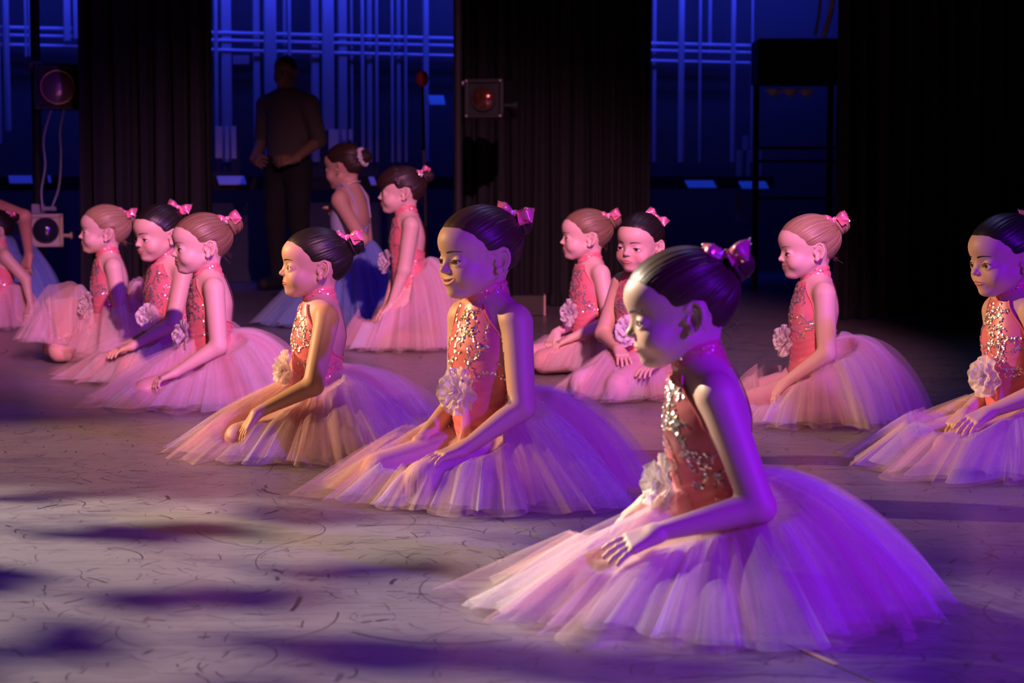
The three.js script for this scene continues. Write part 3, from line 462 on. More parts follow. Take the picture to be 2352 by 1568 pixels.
function rosette(root, pos, out, size) {
  const g = new THREE.Group(); g.name = 'waist_flower'; g.position.copy(pos); g.quaternion.setFromUnitVectors(V(0, 0, 1), out.clone().normalize()); g.scale.setScalar(size); root.add(g);
  for (const [n, tilt, k, z] of [[8, 0.15, 1.1, 0], [7, 0.55, 0.95, 0.006], [6, 0.95, 0.75, 0.011], [3, 1.25, 0.5, 0.014]]) for (let i = 0; i < n; i++) { const p = part('petal', petalGeo, M.organza, g); p.rotation.order = 'ZXY'; p.rotation.z = (i + rr(-0.2, 0.2)) / n * 2 * PI + tilt * 3; p.rotation.x = tilt + rr(-0.12, 0.12); p.scale.setScalar(k * rr(0.92, 1.08)); p.position.z = z; }
  for (let i = 0; i < 4; i++) { const p = part('rhinestone', stoneGeo, M.rhinestone, g); const a = rr(0, 6.28), r = rr(0.008, 0.030); p.position.set(r * cos(a), r * sin(a), 0.030 - r * 0.25); }
}
const slipperCache = {};
// a seated or kneeling dancer. Sizes are those of a small child, scaled by o.size.
function dancer(o) {
  seed = o.seed ?? 100;
  const base = ground(...o.base), root = thing('person', o.label, 'person', base, o.group), blue = o.dress === 'blue';
  const toCam = atan2(-base.x, -base.z); root.rotation.y = toCam - o.turn * D2R; root.scale.setScalar(o.size); root.updateMatrixWorld(true);
  const lift = o.lift ?? 0, lean = (o.lean ?? 4) * D2R, near = o.near ?? 0, cell = near ? 0.0055 : 0.008;
  const pivot = V(0, 0.13 + lift, -0.02), ML = new THREE.Matrix4().makeTranslation(pivot.x, pivot.y, pivot.z).multiply(new THREE.Matrix4().makeRotationFromEuler(new THREE.Euler(lean, (o.twist ?? 0) * D2R, (o.tilt ?? 0) * D2R))).multiply(new THREE.Matrix4().makeTranslation(-pivot.x, -pivot.y, -pivot.z)).multiply(new THREE.Matrix4().makeTranslation(0, lift + 0.25, 0)).multiply(new THREE.Matrix4().makeScale(1, 1.14, 1)).multiply(new THREE.Matrix4().makeTranslation(0, -0.25, 0));
  const IL = ML.clone().invert(), tl = (x, y, z) => V(x, y, z).applyMatrix4(ML), A = (v) => [v.x, v.y, v.z], em = IL.elements;
  // torso, in its own upright axes
  const wide = o.wide ?? 1.13, ty = [[0.135, 0.094], [0.240, 0.076], [0.335, 0.086], [0.388, 0.070]].map(([y, r]) => [y, r * wide]), seg = []; for (let i = 0; i < 3; i++) seg.push(rc([0, ty[i][0], 0], ty[i][1], [0, ty[i + 1][0], 0], ty[i + 1][1]));
  const clav = rc([0.018, 0.422, -0.008], 0.026, [0.084 * wide, 0.398, -0.010], 0.031), neckT = rc([0, 0.41, -0.010], 0.036, [0, 0.47, -0.006], 0.034), flat = 0.76;
  const torso = (x, y, z) => { const zz = (z - 0.004 + 0.012 * sstep(0.25, 0.40, y)) / flat; let d = seg[0](x, y, zz); d = smin(d, seg[1](x, y, zz), 0.03); d = smin(d, seg[2](x, y, zz), 0.03); d *= 0.84; d = smin(d, clav(abs(x), y, z), 0.022); return smin(d, neckT(x, y, z), 0.018); };
  const toT = (x, y, z) => [em[0] * x + em[4] * y + em[8] * z + em[12], em[1] * x + em[5] * y + em[9] * z + em[13], em[2] * x + em[6] * y + em[10] * z + em[14]];
  // arms
  const armA = 0.178 * (o.arm ?? 1.1), armB = 0.158 * (o.arm ?? 1.1), arms = [];
  const local = (p) => root.worldToLocal(p);
  for (const s of [1, -1]) {
    const spec = s > 0 ? o.left : o.right; if (!spec) continue;
    const S = tl(s * 0.092 * wide, 0.389, -0.010), depth = -base.z;
    const W = local(at(spec.wrist[0], spec.wrist[1], depth - spec.wrist[2])), T = local(at(spec.tip[0], spec.tip[1], depth - spec.tip[2]));
    const dir = W.clone().sub(S), dist = clamp(dir.length(), 0.08, (armA + armB) * 0.995); dir.normalize(); W.copy(S).addScaledVector(dir, dist);
    const x = (armA * armA - armB * armB + dist * dist) / (2 * dist), h = sqrt(max(0, armA * armA - x * x)), pole = V(...(spec.pole ?? [0.35 * s, -0.25, -1])); pole.addScaledVector(dir, -pole.dot(dir)).normalize();
    const E = S.clone().addScaledVector(dir, x).addScaledVector(pole, h), f = T.clone().sub(W).normalize();
    const n = V(...(spec.back ?? [0, 1, 0])); n.addScaledVector(f, -n.dot(f)).normalize(); const X = n.clone().cross(f);
    arms.push({ s, S, E, W, M: new THREE.Matrix4().makeBasis(X, n, f).setPosition(W), curl: spec.curl ?? 0.5, spread: spec.spread ?? 1 });
  }
  const k = o.plump ?? 1.08, upArm = arms.map((a) => rc(A(a.S), 0.0330 * k, A(a.E), 0.0280 * k)), foreArm = arms.map((a) => rc(A(a.E), 0.0285 * k, A(a.W), 0.0166));
  // folded legs
  const hipY = 0.105 + lift, kneeZ = o.kneeZ ?? sqrt(max(0.02, 0.262 ** 2 - (hipY - 0.055) ** 2)), legs = [];
  for (const s of [1, -1]) { const ks = s * (o.kneeX ?? 0.085); legs.push(rc([s * 0.048, hipY, -0.005], 0.064, [ks, 0.060, kneeZ], 0.044), rc([ks, 0.049, kneeZ], 0.043, [s * 0.062, 0.036, -0.09], 0.028), rc([s * 0.062, 0.034, -0.08], 0.026, [s * 0.05, 0.026, -0.185], 0.018)); }
  const bodyF = (x, y, z) => {
    const q = toT(x, y, z); let d = torso(q[0], q[1], q[2]); for (const f of upArm) d = smin(d, f(x, y, z), 0.020); let l = 1; for (const f of legs) l = smin(l, f(x, y, z), 0.014); d = smin(d, l, 0.02); let a = 1; for (const f of foreArm) a = min(a, f(x, y, z)); 
    for (let i = 0; i < arms.length; i++) a = smin(a, upArm[i](x, y, z), 0.012); return smin(d, a, 0.004);
  };
  const skin = o.skin, tights = [0.70, 0.40, 0.34];
  const colour = (x, y, z) => { let l = 1; for (const f of legs) l = min(l, f(x, y, z)); return l < 0.004 && y < 0.2 + lift ? tights : skin; };
  let lo = [1, 0.002, 1], hi = [-1, 0, -1]; const grow = (p, r) => { lo = lo.map((v, i) => min(v, (i === 1 ? 0.002 : p[i] - r))); hi = hi.map((v, i) => max(v, p[i] + r)); };
  for (const a of arms) { grow(A(a.S), 0.06); grow(A(a.E), 0.05); grow(A(a.W), 0.035); } grow([0.13, 0, -0.22], 0.02); grow([-0.13, 0, kneeZ], 0.06); grow(A(tl(0, 0.47, 0)), 0.06);
  lo[1] = 0.0;
  const geos = [netMesh(bodyF, lo, hi, cell, colour)];
  for (const a of arms) { const g = netMesh(handField(a.curl, a.s < 0, a.spread, A(a.E.clone().applyMatrix4(a.M.clone().invert()).normalize())), [-0.064, -0.080, -0.064], [0.064, 0.064, 0.118], near ? 0.0017 : 0.0026, () => skin); g.applyMatrix4(a.M); geos.push(g); }
  // head
  const HR = new THREE.Euler((o.nod ?? 0) * D2R, (o.turn - o.headTurn) * D2R, (o.roll ?? 0) * D2R, 'YXZ'), hq = new THREE.Quaternion().setFromEuler(HR), hs = o.headSize ?? 1.05;
  const hc = tl(0, 0.447, -0.012).add(V(0, 0.078 * hs, 0.020 * hs).applyQuaternion(hq)), HM = new THREE.Matrix4().compose(hc, hq, V(hs * 1.01, hs * 0.965, hs * 1.06)), ne = tl(0, 0.425, -0.010).applyMatrix4(HM.clone().invert());
  const hd = buildHead(root, { ...o, ...(o.face ?? {}), skin, neckEnd: A(ne) }, near > 1 ? 0.0016 : near ? 0.0018 : 0.0024);
  hd.skinGeo.applyMatrix4(HM); geos.push(hd.skinGeo);
  part('body', mergeGeometries(geos), M.flesh, root);
  for (const c of [...hd.g.children]) { c.applyMatrix4(HM); root.add(c); }
  // slippers on the folded feet
  { const f = (x, y, z) => min(legs[2](x, y, z), legs[5](x, y, z)) - 0.0035; part('ballet_slippers', slipperCache[1] ??= netMesh((x, y, z) => max(f(x, y, z), z + 0.10), [-0.11, 0, -0.215], [0.11, 0.085, -0.09], 0.006), M.slipper, root); }
  // bodice over the torso
  const ray = (th, y, off) => { const dx = sin(th), dz = cos(th); let a = 0, b = 0.2; for (let i = 0; i < 20; i++) { const m = (a + b) / 2; if (torso(dx * m, y, dz * m - 0.004) < 0) a = m; else b = m; } return V(dx * (a + off), y, dz * (a + off) - 0.004); };
  const alpha = blue
    ? (y) => (y < 0.29 ? PI : lerp(PI, 92 * D2R, sstep(0.29, 0.335, y))) * 1 - (y > 0.345 ? sstep(0.345, 0.375, y) * 20 * D2R : 0)
    : (y) => y < 0.262 ? PI : y < 0.30 ? lerp(PI, 104 * D2R, sstep(0.262, 0.30, y)) : y < 0.350 ? lerp(104, 72, sstep(0.30, 0.352, y)) * D2R : lerp(72, 48, sstep(0.35, 0.428, y)) * D2R;
  const yTop = blue ? 0.375 : 0.428, y0 = 0.13, bodMat = blue ? M.lilac : M.satin;
  const point = (u, v) => { const y = lerp(y0, yTop, v), th = (u * 2 - 1) * alpha(y), wr = 0.0008 * sin(y * 320 + 3 * sin(th * 3)) * (y < 0.29 ? 1 : 0.2); const p = ray(th, y, 0.0042 + wr); return p.applyMatrix4(ML); };
  const bod = sheet(near ? 90 : 56, near ? 64 : 40, (u, v) => A(point(u, v))), bodice = part('bodice', bod, bodMat, root);
  const edge = (s) => { const q = []; for (let i = 0; i <= 26; i++) { const y = lerp(0.275, yTop, i / 26); q.push(ray(s * alpha(y), y, 0.005).applyMatrix4(ML)); } return q; };
  part('trim', merge([tube(edge(1), 0.0026, 40, 6), tube(edge(-1), 0.0026, 40, 6)]), bodMat, bodice);
  const spots = [], put = (th, y) => { const p = ray(th, y, 0.0048), q = ray(th + 0.05, y, 0.0048), r = ray(th, y + 0.008, 0.0048), n = q.sub(p).cross(r.sub(p)).normalize(); if (n.dot(V(sin(th), 0, cos(th))) < 0) n.negate(); spots.push([p.applyMatrix4(ML), n.transformDirection(ML)]); };
  if (!blue) {
    const collarR = (y) => 0.0448 + 0.006 * (0.472 - y) / 0.05, col = sheet(48, 12, (u, v) => { const a = u * 2 * PI, y = 0.421 + v * 0.050, r = collarR(y) + 0.0014 * sin(v * 16) + (v > 0.9 ? -0.003 * (v - 0.9) / 0.1 : 0); return A(tl(r * sin(a) * (1.02 + 0.3 * (1 - v) ** 3), y + 0.004 * cos(a) * -1, r * cos(a) * (1 + 0.1 * (1 - v)) - 0.008)); }, true);
    const collar = part('collar', col, bodMat, root), cs = [];
    for (let i = 0; i < 130; i++) { const a = rr(-PI, PI), y = rr(0.425, 0.468), r = collarR(y) + 0.002; cs.push([tl(r * sin(a) * 1.03, y, r * cos(a) - 0.008), V(sin(a), 0, cos(a))]); } flakes(cs, 0.0021, collar);
    part('back_strap', sheet(3, 20, (u, v) => A(ray(PI + (u - 0.5) * 0.2, lerp(0.262, 0.425, v), 0.005).applyMatrix4(ML))), bodMat, bodice);
    for (let b = 0; b < 40; b++) { // sprays of sequins curling over the front
      let y = rr(0.258, 0.42), th = rr(-0.95, 0.95) * alpha(y) * 0.8, a = rr(0, 6.28), c = rr(-0.55, 0.55); if (y < 0.30) th = clamp(th, -1.3, 1.3);
      for (let i = 0; i < 17; i++) { y += sin(a) * 0.0036; th += cos(a) * 0.042; a += c * 0.55; if (y < 0.25 || y > 0.422 || abs(th) > alpha(y) - 0.06) break; put(th + rr(-0.015, 0.015), y + rr(-0.002, 0.002)); if (rnd() < 0.6) put(th + rr(-0.07, 0.07), y + rr(-0.005, 0.005)); }
    }
    for (let i = 0; i < 190; i++) { const th = (PI - rr(0, 1.9)) * (rnd() < 0.5 ? -1 : 1); put(th, rr(0.225, 0.272)); }
    flakes(spots, 0.0027, bodice);
    rosette(root, ray((o.flower ?? 0.15), 0.252, 0.014).applyMatrix4(ML), V(sin(o.flower ?? 0.15), 0.12, cos(o.flower ?? 0.15)), o.flowerSize ?? 1.22);
  } else {
    for (const s of [-1, 1]) part('shoulder_strap', tube([ray(s * 0.62, 0.37, 0.004), ray(s * 0.7, 0.40, 0.005), V(s * 0.062, 0.449, -0.008), ray(PI - s * 0.9, 0.405, 0.005), ray(PI - s * 0.75, 0.33, 0.004)].map((p) => p.applyMatrix4(ML)), 0.0042, 40, 6), M.lilac, bodice);
    const nk = []; for (let i = 0; i <= 24; i++) { const a = i / 24 * 2 * PI; nk.push(tl(0.043 * sin(a), 0.444 - 0.012 * cos(a), 0.044 * cos(a) - 0.010)); } part('necklace', tube(nk, 0.002, 60, 5), M.pearl, root);
  }
  // tulle skirt
  const sk = o.skirt ?? {}, Rf = sk.front ?? 0.45, Rb = sk.back ?? 0.38, Rs = sk.side ?? 0.42, bulge = sk.bulge ?? 0.4, puff = sk.puff ?? 0.02, backLift = sk.backLift ?? 0, frontLift = sk.frontLift ?? 0;
  const skirt = new THREE.Group(); skirt.name = 'tulle_skirt'; root.add(skirt);
  const mats = blue ? [M.tulleBlue, M.tulleBlue2, M.tulleBlue, M.tulleBlue2] : [M.tulleOuter, M.tulleOuter, M.tulleWhite, M.tullePink, M.tulleWhite, M.tullePink];
  const legSeg = []; for (const q of [1, -1]) { const ks = q * (o.kneeX ?? 0.085); legSeg.push([[q * 0.048, hipY, -0.005], [ks, 0.060, kneeZ], 0.064, 0.044], [[ks, 0.049, kneeZ], [q * 0.062, 0.036, -0.09], 0.043, 0.028]); }
  const press = []; for (const a of arms) { const tip = V(0, -0.012, 0.092).applyMatrix4(a.M); press.push([a.E, a.W, 0.026], [a.W, tip, 0.020]); }
  const NU = near ? 440 : 260, NV = near ? 34 : 24;
  mats.forEach((mat, L) => {
    const p1 = rr(0, 6), p2 = rr(0, 6), p3 = rr(0, 6), n1 = 5 + Math.floor(rr(0, 3)), n2 = 15 + Math.floor(rr(0, 7)), n3 = 33 + Math.floor(rr(0, 14)), sc = 1.03 - L * 0.045 - (L % 2) * 0.02, up = L * 0.004, inset = L * 0.002;
    const h1 = rr(0, 6), h2 = rr(0, 6), lobes = 3 + Math.floor(rr(0, 3));
    const g = sheet(NU, NV, (u, t) => {
      const a = u * 2 * PI, s = sin(a), c = cos(a), back = sstep(-0.25, 0.75, -c), R = sc * (1 + 0.07 * sin(lobes * a + h1) + 0.04 * sin((lobes + 4) * a + h2)) / sqrt((c / (c > 0 ? Rf : Rb)) ** 2 + (s / Rs) ** 2), yw = 0.250 - inset * 0.5;
      const w = tl((0.080 * wide + 0.004 - inset) * s, yw, (0.062 * wide + 0.006 - inset) * c), w0 = hypot(w.x, w.z);
      const ruf = t ** 1.15 * (0.040 * sin(n1 * a + p1 + 0.8 * t) + 0.030 * sin(n2 * a + p2 + 1.8 * sin(a * 2 + p3)) + 0.007 * sin(n3 * a + p3 + 2 * sin(3 * a))) + 0.0016 * sin(60 * a + p1) * (1 - t) * t * 4;
      const q = lerp(lerp(sk.drop ?? 0.85, sk.sideDrop ?? 0.6, sstep(0.3, 0.9, abs(s)) * (1 - back)), 1 + bulge, back), h = 1 - (1 - t) ** (1 + 0.45 * bulge * back), aa = a + 0.05 * t * sin(n2 * a + p2 + 1.2);
      const hem = 0.004 + up + max(0, -c) ** 1.5 * backLift + max(0, c) ** 1.5 * frontLift + 0.010 * (1 + sin(n2 * a + p3)) * 0.5;
      const x = lerp(w.x, 0, h) + (R * h + ruf) * sin(aa), z = lerp(w.z, 0, h) + (R * h + ruf) * cos(aa);
      let y = lerp(w.y, hem, t ** q) + puff * sin(PI * t) ** 1.2 * (1 + 0.6 * sin(n1 * a + p3)) + 0.016 * t * (1 - t) * 4 * (sin(n1 * a + p1 + 1.5) + 0.5 * sin(n2 * a + p1)) * (0.4 + 0.6 * back);
      for (const [p, e, r] of press) { const dx = e.x - p.x, dz = e.z - p.z, k2 = clamp(((x - p.x) * dx + (z - p.z) * dz) / (dx * dx + dz * dz + 1e-9), 0, 1), d = hypot(x - p.x - dx * k2, z - p.z - dz * k2); if (d < 0.1) y = min(y, lerp(p.y, e.y, k2) - r - 0.006 - 0.002 * L + (d / 0.1) ** 2 * 0.05); }
      if (!o.bareKnees && t > 0.02) for (const [p, e, r0, r1] of legSeg) { const dx = e[0] - p[0], dz = e[2] - p[2], k2 = clamp(((x - p[0]) * dx + (z - p[2]) * dz) / (dx * dx + dz * dz), 0, 1), d = hypot(x - p[0] - dx * k2, z - p[2] - dz * k2), r = lerp(r0, r1, k2) + 0.006; if (d < r) y = max(y, lerp(p[1], e[1], k2) + sqrt(r * r - d * d) - 0.001 * L); }
      return [x, max(0.003 + 0.001 * L, y), z];
    }, true);
    const uv = g.attributes.uv; for (let i = 0; i < uv.count; i++) uv.setXY(i, uv.getX(i) * 3 + L * 0.37, uv.getY(i));
    part('tulle_layer', g, mat, skirt);
  });
  // bow at the bun
  if (!blue) { const p = hd.bunCentre.clone().addScaledVector(hd.bunDir, -0.008).add(V(o.bowSide ?? 0.012, 0.022, 0.014)).applyMatrix4(HM), out = V(0.55, 0.75, 0.1).applyQuaternion(hq); bow(root, p, out, o.bowRoll ?? 1.0, (o.bowSize ?? 1.05) * hs); }
  else if (o.hairFlowers) { const list = [], q = new THREE.Quaternion().setFromUnitVectors(V(0, 0, 1), hd.bunDir); for (let i = 0; i < 26; i++) { const a = i / 26 * 2 * PI, r = 0.036 + rr(-0.003, 0.003); list.push(new THREE.IcosahedronGeometry(rr(0.007, 0.012), 1).translate(r * cos(a), r * sin(a), rr(-0.006, 0.006)).applyQuaternion(q).translate(...hd.bunCentre.clone().addScaledVector(hd.bunDir, -0.010))); } const m = part('hair_flowers', merge(list), M.organza, root); m.applyMatrix4(HM); }
  return root;
}

// ---------------------------------------------------------------- the dancers
const FAIR = [0.72, 0.47, 0.37], TAN = [0.60, 0.36, 0.25], WARM = [0.66, 0.42, 0.30];
const BLACK = [0.020, 0.014, 0.012], BROWN = [0.085, 0.045, 0.026], BLOND = [0.50, 0.31, 0.17], DBLOND = [0.30, 0.175, 0.095];
const CAST = [
  { // H foreground
    label: 'nearest child dancer, face in violet shadow, tulle spread widest, hand on her knee', seed: 11, near: 2, base: [1668, 1388], turn: 76, headTurn: 82, size: 1.0, lean: 11, nod: 10, skin: FAIR, hair: BROWN,
    left: { wrist: [1512, 1222, 0.17], tip: [1370, 1280, 0.18], curl: 0.24, pole: [0.3, -0.6, -1], back: [0.5, 1, 0] }, right: { wrist: [1490, 1150, -0.08], tip: [1420, 1200, -0.08], curl: 0.3 },
    arm: 1.17, skirt: { front: 0.46, back: 0.375, side: 0.40, bulge: 0.35 }, bowRoll: 0.7, bowSide: 0.02,
  },
  { // G
    label: 'grinning child dancer, half her face warm and half violet, nearest neighbour of the foreground child', seed: 12, near: 2, base: [1128, 1130], turn: 52, headTurn: 58, size: 1.07, lean: 3, nod: 4, skin: WARM, hair: BROWN, face: { smile: 0.9, gape: 0.0050, eyeOpen: 0.0056, earring: true },
    left: { wrist: [1060, 1036, 0.19], tip: [985, 1052, 0.24], curl: 0.35, pole: [0.6, -0.3, -0.8] }, right: { wrist: [968, 1010, 0.04], tip: [958, 1042, 0.07], curl: 0.5 },
    skirt: { front: 0.37, back: 0.33, side: 0.37, bulge: 0.45 }, bowRoll: 0.3,
  },
  { // F
    label: 'dark-haired child dancer with red lips, face lit amber, fingers spread over her knee', seed: 13, near: 2, bareKnees: true, base: [735, 1034], turn: 80, headTurn: 82, size: 0.955, lean: 1, nod: -2, skin: TAN, hair: BLACK, lipColour: [0.55, 0.06, 0.05],
    left: { wrist: [590, 948, 0.19], tip: [543, 1015, 0.20], curl: 0.32, back: [0.2, 0.6, 0.8], pole: [0.5, -0.6, -0.7] }, right: { wrist: [575, 950, -0.1], tip: [540, 990, -0.1], curl: 0.4 },
    arm: 1.17, skirt: { front: 0.44, back: 0.31, side: 0.37, bulge: 0.5, backLift: 0.08 }, bowRoll: 0.9,
  },
  { // E
    label: 'smiling light-brown-haired child dancer with a smooth high bun, left of the amber-faced child', seed: 14, near: 1, bareKnees: true, base: [498, 925], turn: 82, headTurn: 78, size: 0.99, lean: 6, nod: 3, skin: FAIR, hair: DBLOND, face: { smile: 0.6, gape: 0.002 }, bunSize: 0.033,
    left: { wrist: [404, 856, 0.18], tip: [362, 872, 0.20], curl: 0.7, pole: [0.3, -0.6, -1] }, right: { wrist: [390, 850, -0.1], tip: [350, 865, -0.1], curl: 0.4 },
    skirt: { front: 0.42, back: 0.30, side: 0.36, bulge: 0.55, backLift: 0.06 }, bowRoll: 1.2,
  },
  { // D
    label: 'smiling black-haired child dancer between the two fair-haired dancers', seed: 15, near: 1, base: [395, 868], turn: 55, headTurn: 58, size: 1.02, lean: 5, nod: 8, skin: WARM, hair: BLACK, face: { smile: 0.75, eyeOpen: 0.0047 },
    left: { wrist: [305, 795, 0.20], tip: [262, 806, 0.24], curl: 0.4, pole: [0.6, -0.4, -0.8] }, right: { wrist: [318, 790, 0.05], tip: [272, 800, 0.1], curl: 0.4 },
    skirt: { front: 0.40, back: 0.34, side: 0.38, bulge: 0.5 }, bowRoll: 0.2,
  },
  { // C
    label: 'blonde child dancer with ruffled loose hair and a high puffed front skirt', seed: 16, near: 1, bareKnees: true, base: [265, 826], turn: 80, headTurn: 88, size: 0.99, lean: 6, nod: -2, skin: FAIR, hair: BLOND, face: { smile: 0.35 }, wisps: 60, hairThick: 0.009, bunSize: 0.025,
    left: { wrist: [198, 766, 0.12], tip: [140, 796, 0.12], curl: 0.35, pole: [0.3, -0.6, -1] }, right: { wrist: [180, 770, -0.1], tip: [135, 800, -0.1], curl: 0.4 },
    skirt: { front: 0.35, back: 0.20, side: 0.32, bulge: 0.9, puff: 0.085, frontLift: 0.09, drop: 2.2 }, bowRoll: 0.6,
  },
  { // A
    label: 'dark-haired child dancer cut off by the photo edge, beside the lighting boom', seed: 17, base: [8, 752], turn: 72, headTurn: 80, size: 0.92, lean: 5, nod: 3, skin: WARM, hair: BLACK,
    left: { wrist: [70, 698, 0.14], tip: [64, 726, 0.16], curl: 0.4, pole: [0.15, -0.1, -1] }, arm: 0.95, skirt: { front: 0.36, back: 0.2, side: 0.3, bulge: 0.5 }, bowRoll: 0.4, bowSize: 0.8,
  },
  { // I
    label: 'dark-fringed child dancer kneeling upright, taller than the rest, beside the blue dancer', seed: 18, near: 1, bareKnees: true, base: [945, 800], turn: 82, headTurn: 90, size: 1.02, lift: 0.15, lean: 5, nod: 2, skin: FAIR, hair: [0.045, 0.02, 0.018], bangs: true,
    left: { wrist: [895, 712, 0.10], tip: [852, 744, 0.10], curl: 0.4, pole: [0.3, -0.3, -1] }, right: { wrist: [885, 715, -0.05], tip: [845, 745, -0.03], curl: 0.4 },
    skirt: { front: 0.29, back: 0.22, side: 0.27, bulge: 0.8, puff: 0.03 }, bowRoll: 1.5, bowSize: 0.85,
  },
  { // K
    label: 'fair brown-haired child dancer with pursed red lips before the wide black curtain', seed: 19, near: 1, base: [1362, 852], turn: 66, headTurn: 84, size: 0.98, lean: 4, nod: 0, skin: FAIR, hair: DBLOND, lipColour: [0.7, 0.06, 0.08],
    left: { wrist: [1312, 776, 0.14], tip: [1275, 792, 0.16], curl: 0.4, pole: [0.5, -0.5, -0.8] }, right: { wrist: [1278, 762, 0.02], tip: [1262, 790, 0.05], curl: 0.4 },
    skirt: { front: 0.30, back: 0.16, side: 0.28, bulge: 0.6, frontLift: 0.03 }, bowRoll: 0.9,
  },
  { // L
    label: 'black-haired child dancer looking towards the camera, half hidden by the foreground head', seed: 20, near: 1, base: [1478, 906], turn: 38, headTurn: 30, size: 0.985, lean: 4, nod: 5, skin: WARM, hair: BLACK, face: { eyeOpen: 0.0052, faceWidth: 1.05, blush: 0.5 }, roll: -4,
    left: { wrist: [1505, 835, 0.2], tip: [1480, 850, 0.26], curl: 0.4, pole: [1, -0.3, -0.6] }, right: { wrist: [1420, 800, 0.1], tip: [1440, 835, 0.2], curl: 0.4, pole: [-1, -0.3, -0.4] },
    skirt: { front: 0.34, back: 0.2, side: 0.29, bulge: 0.5 }, bowRoll: -0.3,
  },
  { // M
    label: 'blonde smiling child dancer with sleek bun, sitting apart on the dark side', seed: 21, near: 1, base: [1868, 962], turn: 74, headTurn: 74, size: 0.965, lift: 0.02, lean: 1, nod: 6, skin: FAIR, hair: BLOND, face: { smile: 0.8, gape: 0.003, eyeOpen: 0.0052 },
    left: { wrist: [1800, 880, 0.12], tip: [1768, 915, 0.14], curl: 0.5, pole: [0.4, -0.4, -1] }, right: { wrist: [1790, 880, -0.05], tip: [1760, 910, -0.05], curl: 0.4 },
    skirt: { front: 0.34, back: 0.34, side: 0.34, bulge: 0.75, puff: 0.035 }, bowRoll: 1.0,
  },
  { // N
    label: 'dark-haired child dancer cut off on the far side from the lighting boom, lips closed', seed: 22, near: 2, base: [2338, 1066], turn: 58, headTurn: 56, size: 1.03, lean: 5, nod: 8, skin: WARM, hair: BLACK, face: { faceWidth: 1.05 },
    left: { wrist: [2272, 946, 0.16], tip: [2196, 986, 0.20], curl: 0.4, pole: [0.7, -0.2, -0.8], back: [0.4, 1, 0.2] }, right: { wrist: [2215, 950, 0.0], tip: [2180, 985, 0.04], curl: 0.4 },
    skirt: { front: 0.46, back: 0.34, side: 0.42, bulge: 0.4 }, bowRoll: 0.6,
  },
  { // J older dancer in blue
    label: 'older dancer in a pale blue dress, white flowers round her bun, back turned', seed: 23, near: 1, base: [812, 748], turn: 118, headTurn: 124, size: 1.36, lift: 0.08, lean: 4, nod: 8, skin: TAN, hair: [0.05, 0.028, 0.018], dress: 'blue', hairFlowers: true, headSize: 0.84, plump: 0.85, wide: 1, bunSize: 0.032, adult: 0.6, bunDir: [0, 0.1, -1],
    left: { wrist: [770, 600, 0.1], tip: [745, 640, 0.1], curl: 0.4 }, right: { wrist: [782, 520, -0.05], tip: [772, 495, -0.05], curl: 0.7, pole: [-0.5, -1, 0] },
    skirt: { front: 0.36, back: 0.12, side: 0.26, bulge: 0.6, puff: 0.02 },
  },
  { // B older dancer at the edge
    label: 'older dancer in blue leaning forward at the photo edge, only shoulder, arm and skirt showing', seed: 24, base: [-38, 722], turn: 70, headTurn: 80, size: 1.36, lift: 0.07, lean: 6, nod: 5, skin: [0.70, 0.34, 0.2], hair: [0.05, 0.028, 0.018], dress: 'blue', headSize: 0.84, wide: 1,
    left: { wrist: [66, 585, 0.1], tip: [60, 610, 0.12], curl: 0.8, pole: [1, 0.2, -0.5] }, skirt: { front: 0.3, back: 0.3, side: 0.26, bulge: 0.9 },
  },
];
for (const c of CAST) { if (globalThis.ONLY && !globalThis.ONLY.includes(c.seed)) continue; dancer(c); }

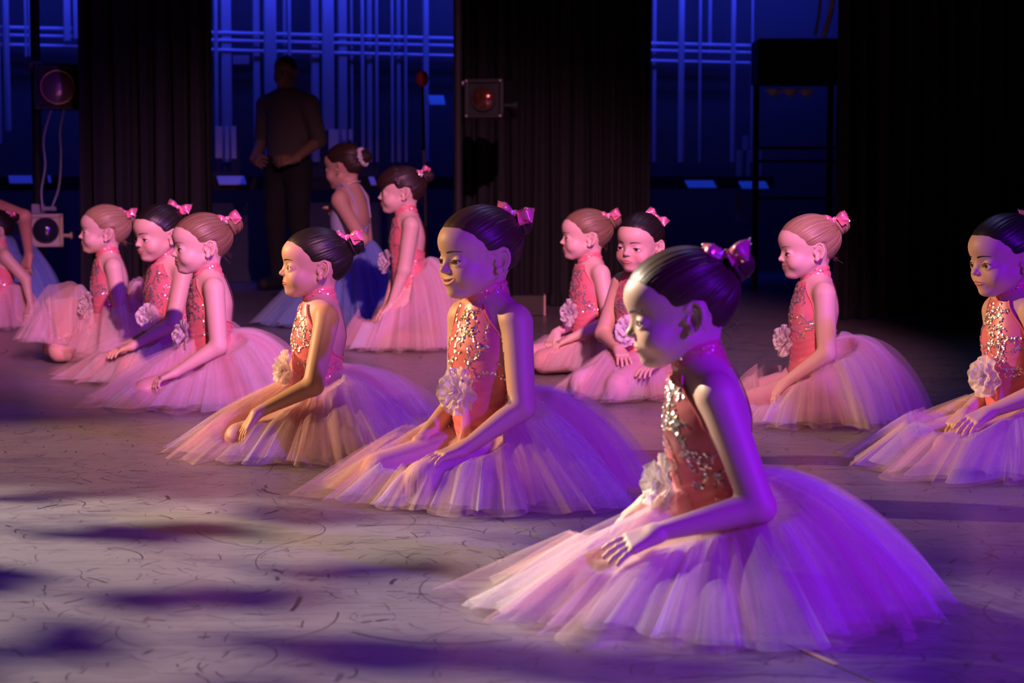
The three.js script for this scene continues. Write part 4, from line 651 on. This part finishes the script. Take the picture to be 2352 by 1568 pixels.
{ // stage hand standing in the dark wing
  seed = 77;
  const depth = 14.3, p = at(662, 400, depth), r = thing('person', 'man in a pale shirt standing in the dark wing before the rigging', 'person', V(p.x, 0, p.z)); r.rotation.y = -0.5;
  const s = 1.0, arms = [], legs = [], top = at(660, 128, depth).y, k = top / 1.66; r.scale.setScalar(k);
  const sh = 1.33, torso = [rc([0, 0.92, 0], 0.15, [0, 1.1, 0], 0.14), rc([0, 1.1, 0], 0.14, [0, 1.27, 0], 0.15)], cl = rc([0.03, 1.36, 0], 0.06, [0.17, 1.32, 0], 0.062);
  const up = rc([0.19, 1.31, 0], 0.055, [0.245, 1.06, -0.03], 0.046), lowL = rc([0.245, 1.06, -0.03], 0.044, [0.17, 0.93, 0.17], 0.033), th = rc([0.085, 0.88, 0], 0.095, [0.10, 0.48, 0.02], 0.065), sn = rc([0.10, 0.48, 0.02], 0.062, [0.105, 0.09, -0.02], 0.045), ft = rc([0.105, 0.055, -0.05], 0.045, [0.125, 0.045, 0.14], 0.04);
  const trunk = (x, y, z) => { const zz = z / 0.68; let d = smin(torso[0](x, y, zz), torso[1](x, y, zz), 0.05) * 0.8; return smin(d, cl(abs(x), y, z), 0.05); };
  const shirtF = (x, y, z) => max(smin(trunk(x, y, z), up(abs(x), y, z), 0.03) - 0.012, 0.86 - y), trF = (x, y, z) => { let d = smin(th(abs(x), y, z), sn(abs(x), y, z), 0.03); d = smin(d, rc([0, 0.93, 0], 0.135, [0, 0.9, 0], 0.135)(x, y, z / 0.75) * 0.85, 0.04); return max(d, y - 0.95); };
  const skin = [0.35, 0.2, 0.13];
  const arm = (x, y, z) => smin(up(abs(x), y, z), lowL(abs(x), y, z), 0.01), bodyF = (x, y, z) => smin(smin(arm(x, y, z), trunk(x, y, z), 0.03), rc([0, 1.36, -0.01], 0.058, [0, 1.48, 0.0], 0.055)(x, y, z), 0.03);
  const geos = [netMesh((x, y, z) => min(bodyF(x, y, z), min(th(abs(x), y, z), sn(abs(x), y, z)) + 0.02), [-0.34, 0.05, -0.2], [0.34, 1.5, 0.26], 0.014, () => skin)];
  for (const q of [1, -1]) { const g = netMesh(handField(0.6, q < 0), [-0.05, -0.075, -0.03], [0.05, 0.032, 0.108], 0.004, () => skin); const W = V(q * 0.17, 0.93, 0.17), f = V(-q * 0.7, -0.1, 0.5).normalize(), n = V(0, 0.3, 1).addScaledVector(f, -V(0, 0.3, 1).dot(f)).normalize(); g.scale(1.5, 1.5, 1.5).applyMatrix4(new THREE.Matrix4().makeBasis(n.clone().cross(f), n, f).setPosition(W)); geos.push(g); }
  const HM = new THREE.Matrix4().compose(V(0, 1.535, 0.02), new THREE.Quaternion(), V(1.06, 1.06, 1.06)), hd = buildHead(r, { skin, hair: [0.02, 0.012, 0.01], adult: 1, bunSize: 0.012, wisps: 2 }, 0.004);
  hd.skinGeo.applyMatrix4(HM); geos.push(hd.skinGeo); part('body', mergeGeometries(geos), M.flesh, r); for (const c of [...hd.g.children]) { c.applyMatrix4(HM); r.add(c); }
  part('shirt', netMesh(shirtF, [-0.36, 0.82, -0.24], [0.36, 1.44, 0.24], 0.012), std([0.14, 0.12, 0.11], 0.9), r);
  part('trousers', netMesh((x, y, z) => trF(x, y, z) - 0.01, [-0.3, 0.06, -0.22], [0.3, 1.0, 0.22], 0.014), std([0.02, 0.02, 0.022], 0.9), r);
  for (const q of [1, -1]) part('shoe', netMesh((x, y, z) => max(ft(x * q, y, z) - 0.008, 0.004 - y), [min(q * 0.03, q * 0.21), 0, -0.13], [max(q * 0.03, q * 0.21), 0.13, 0.22], 0.012), M.dark, r);
}

renderer.render(scene, camera);
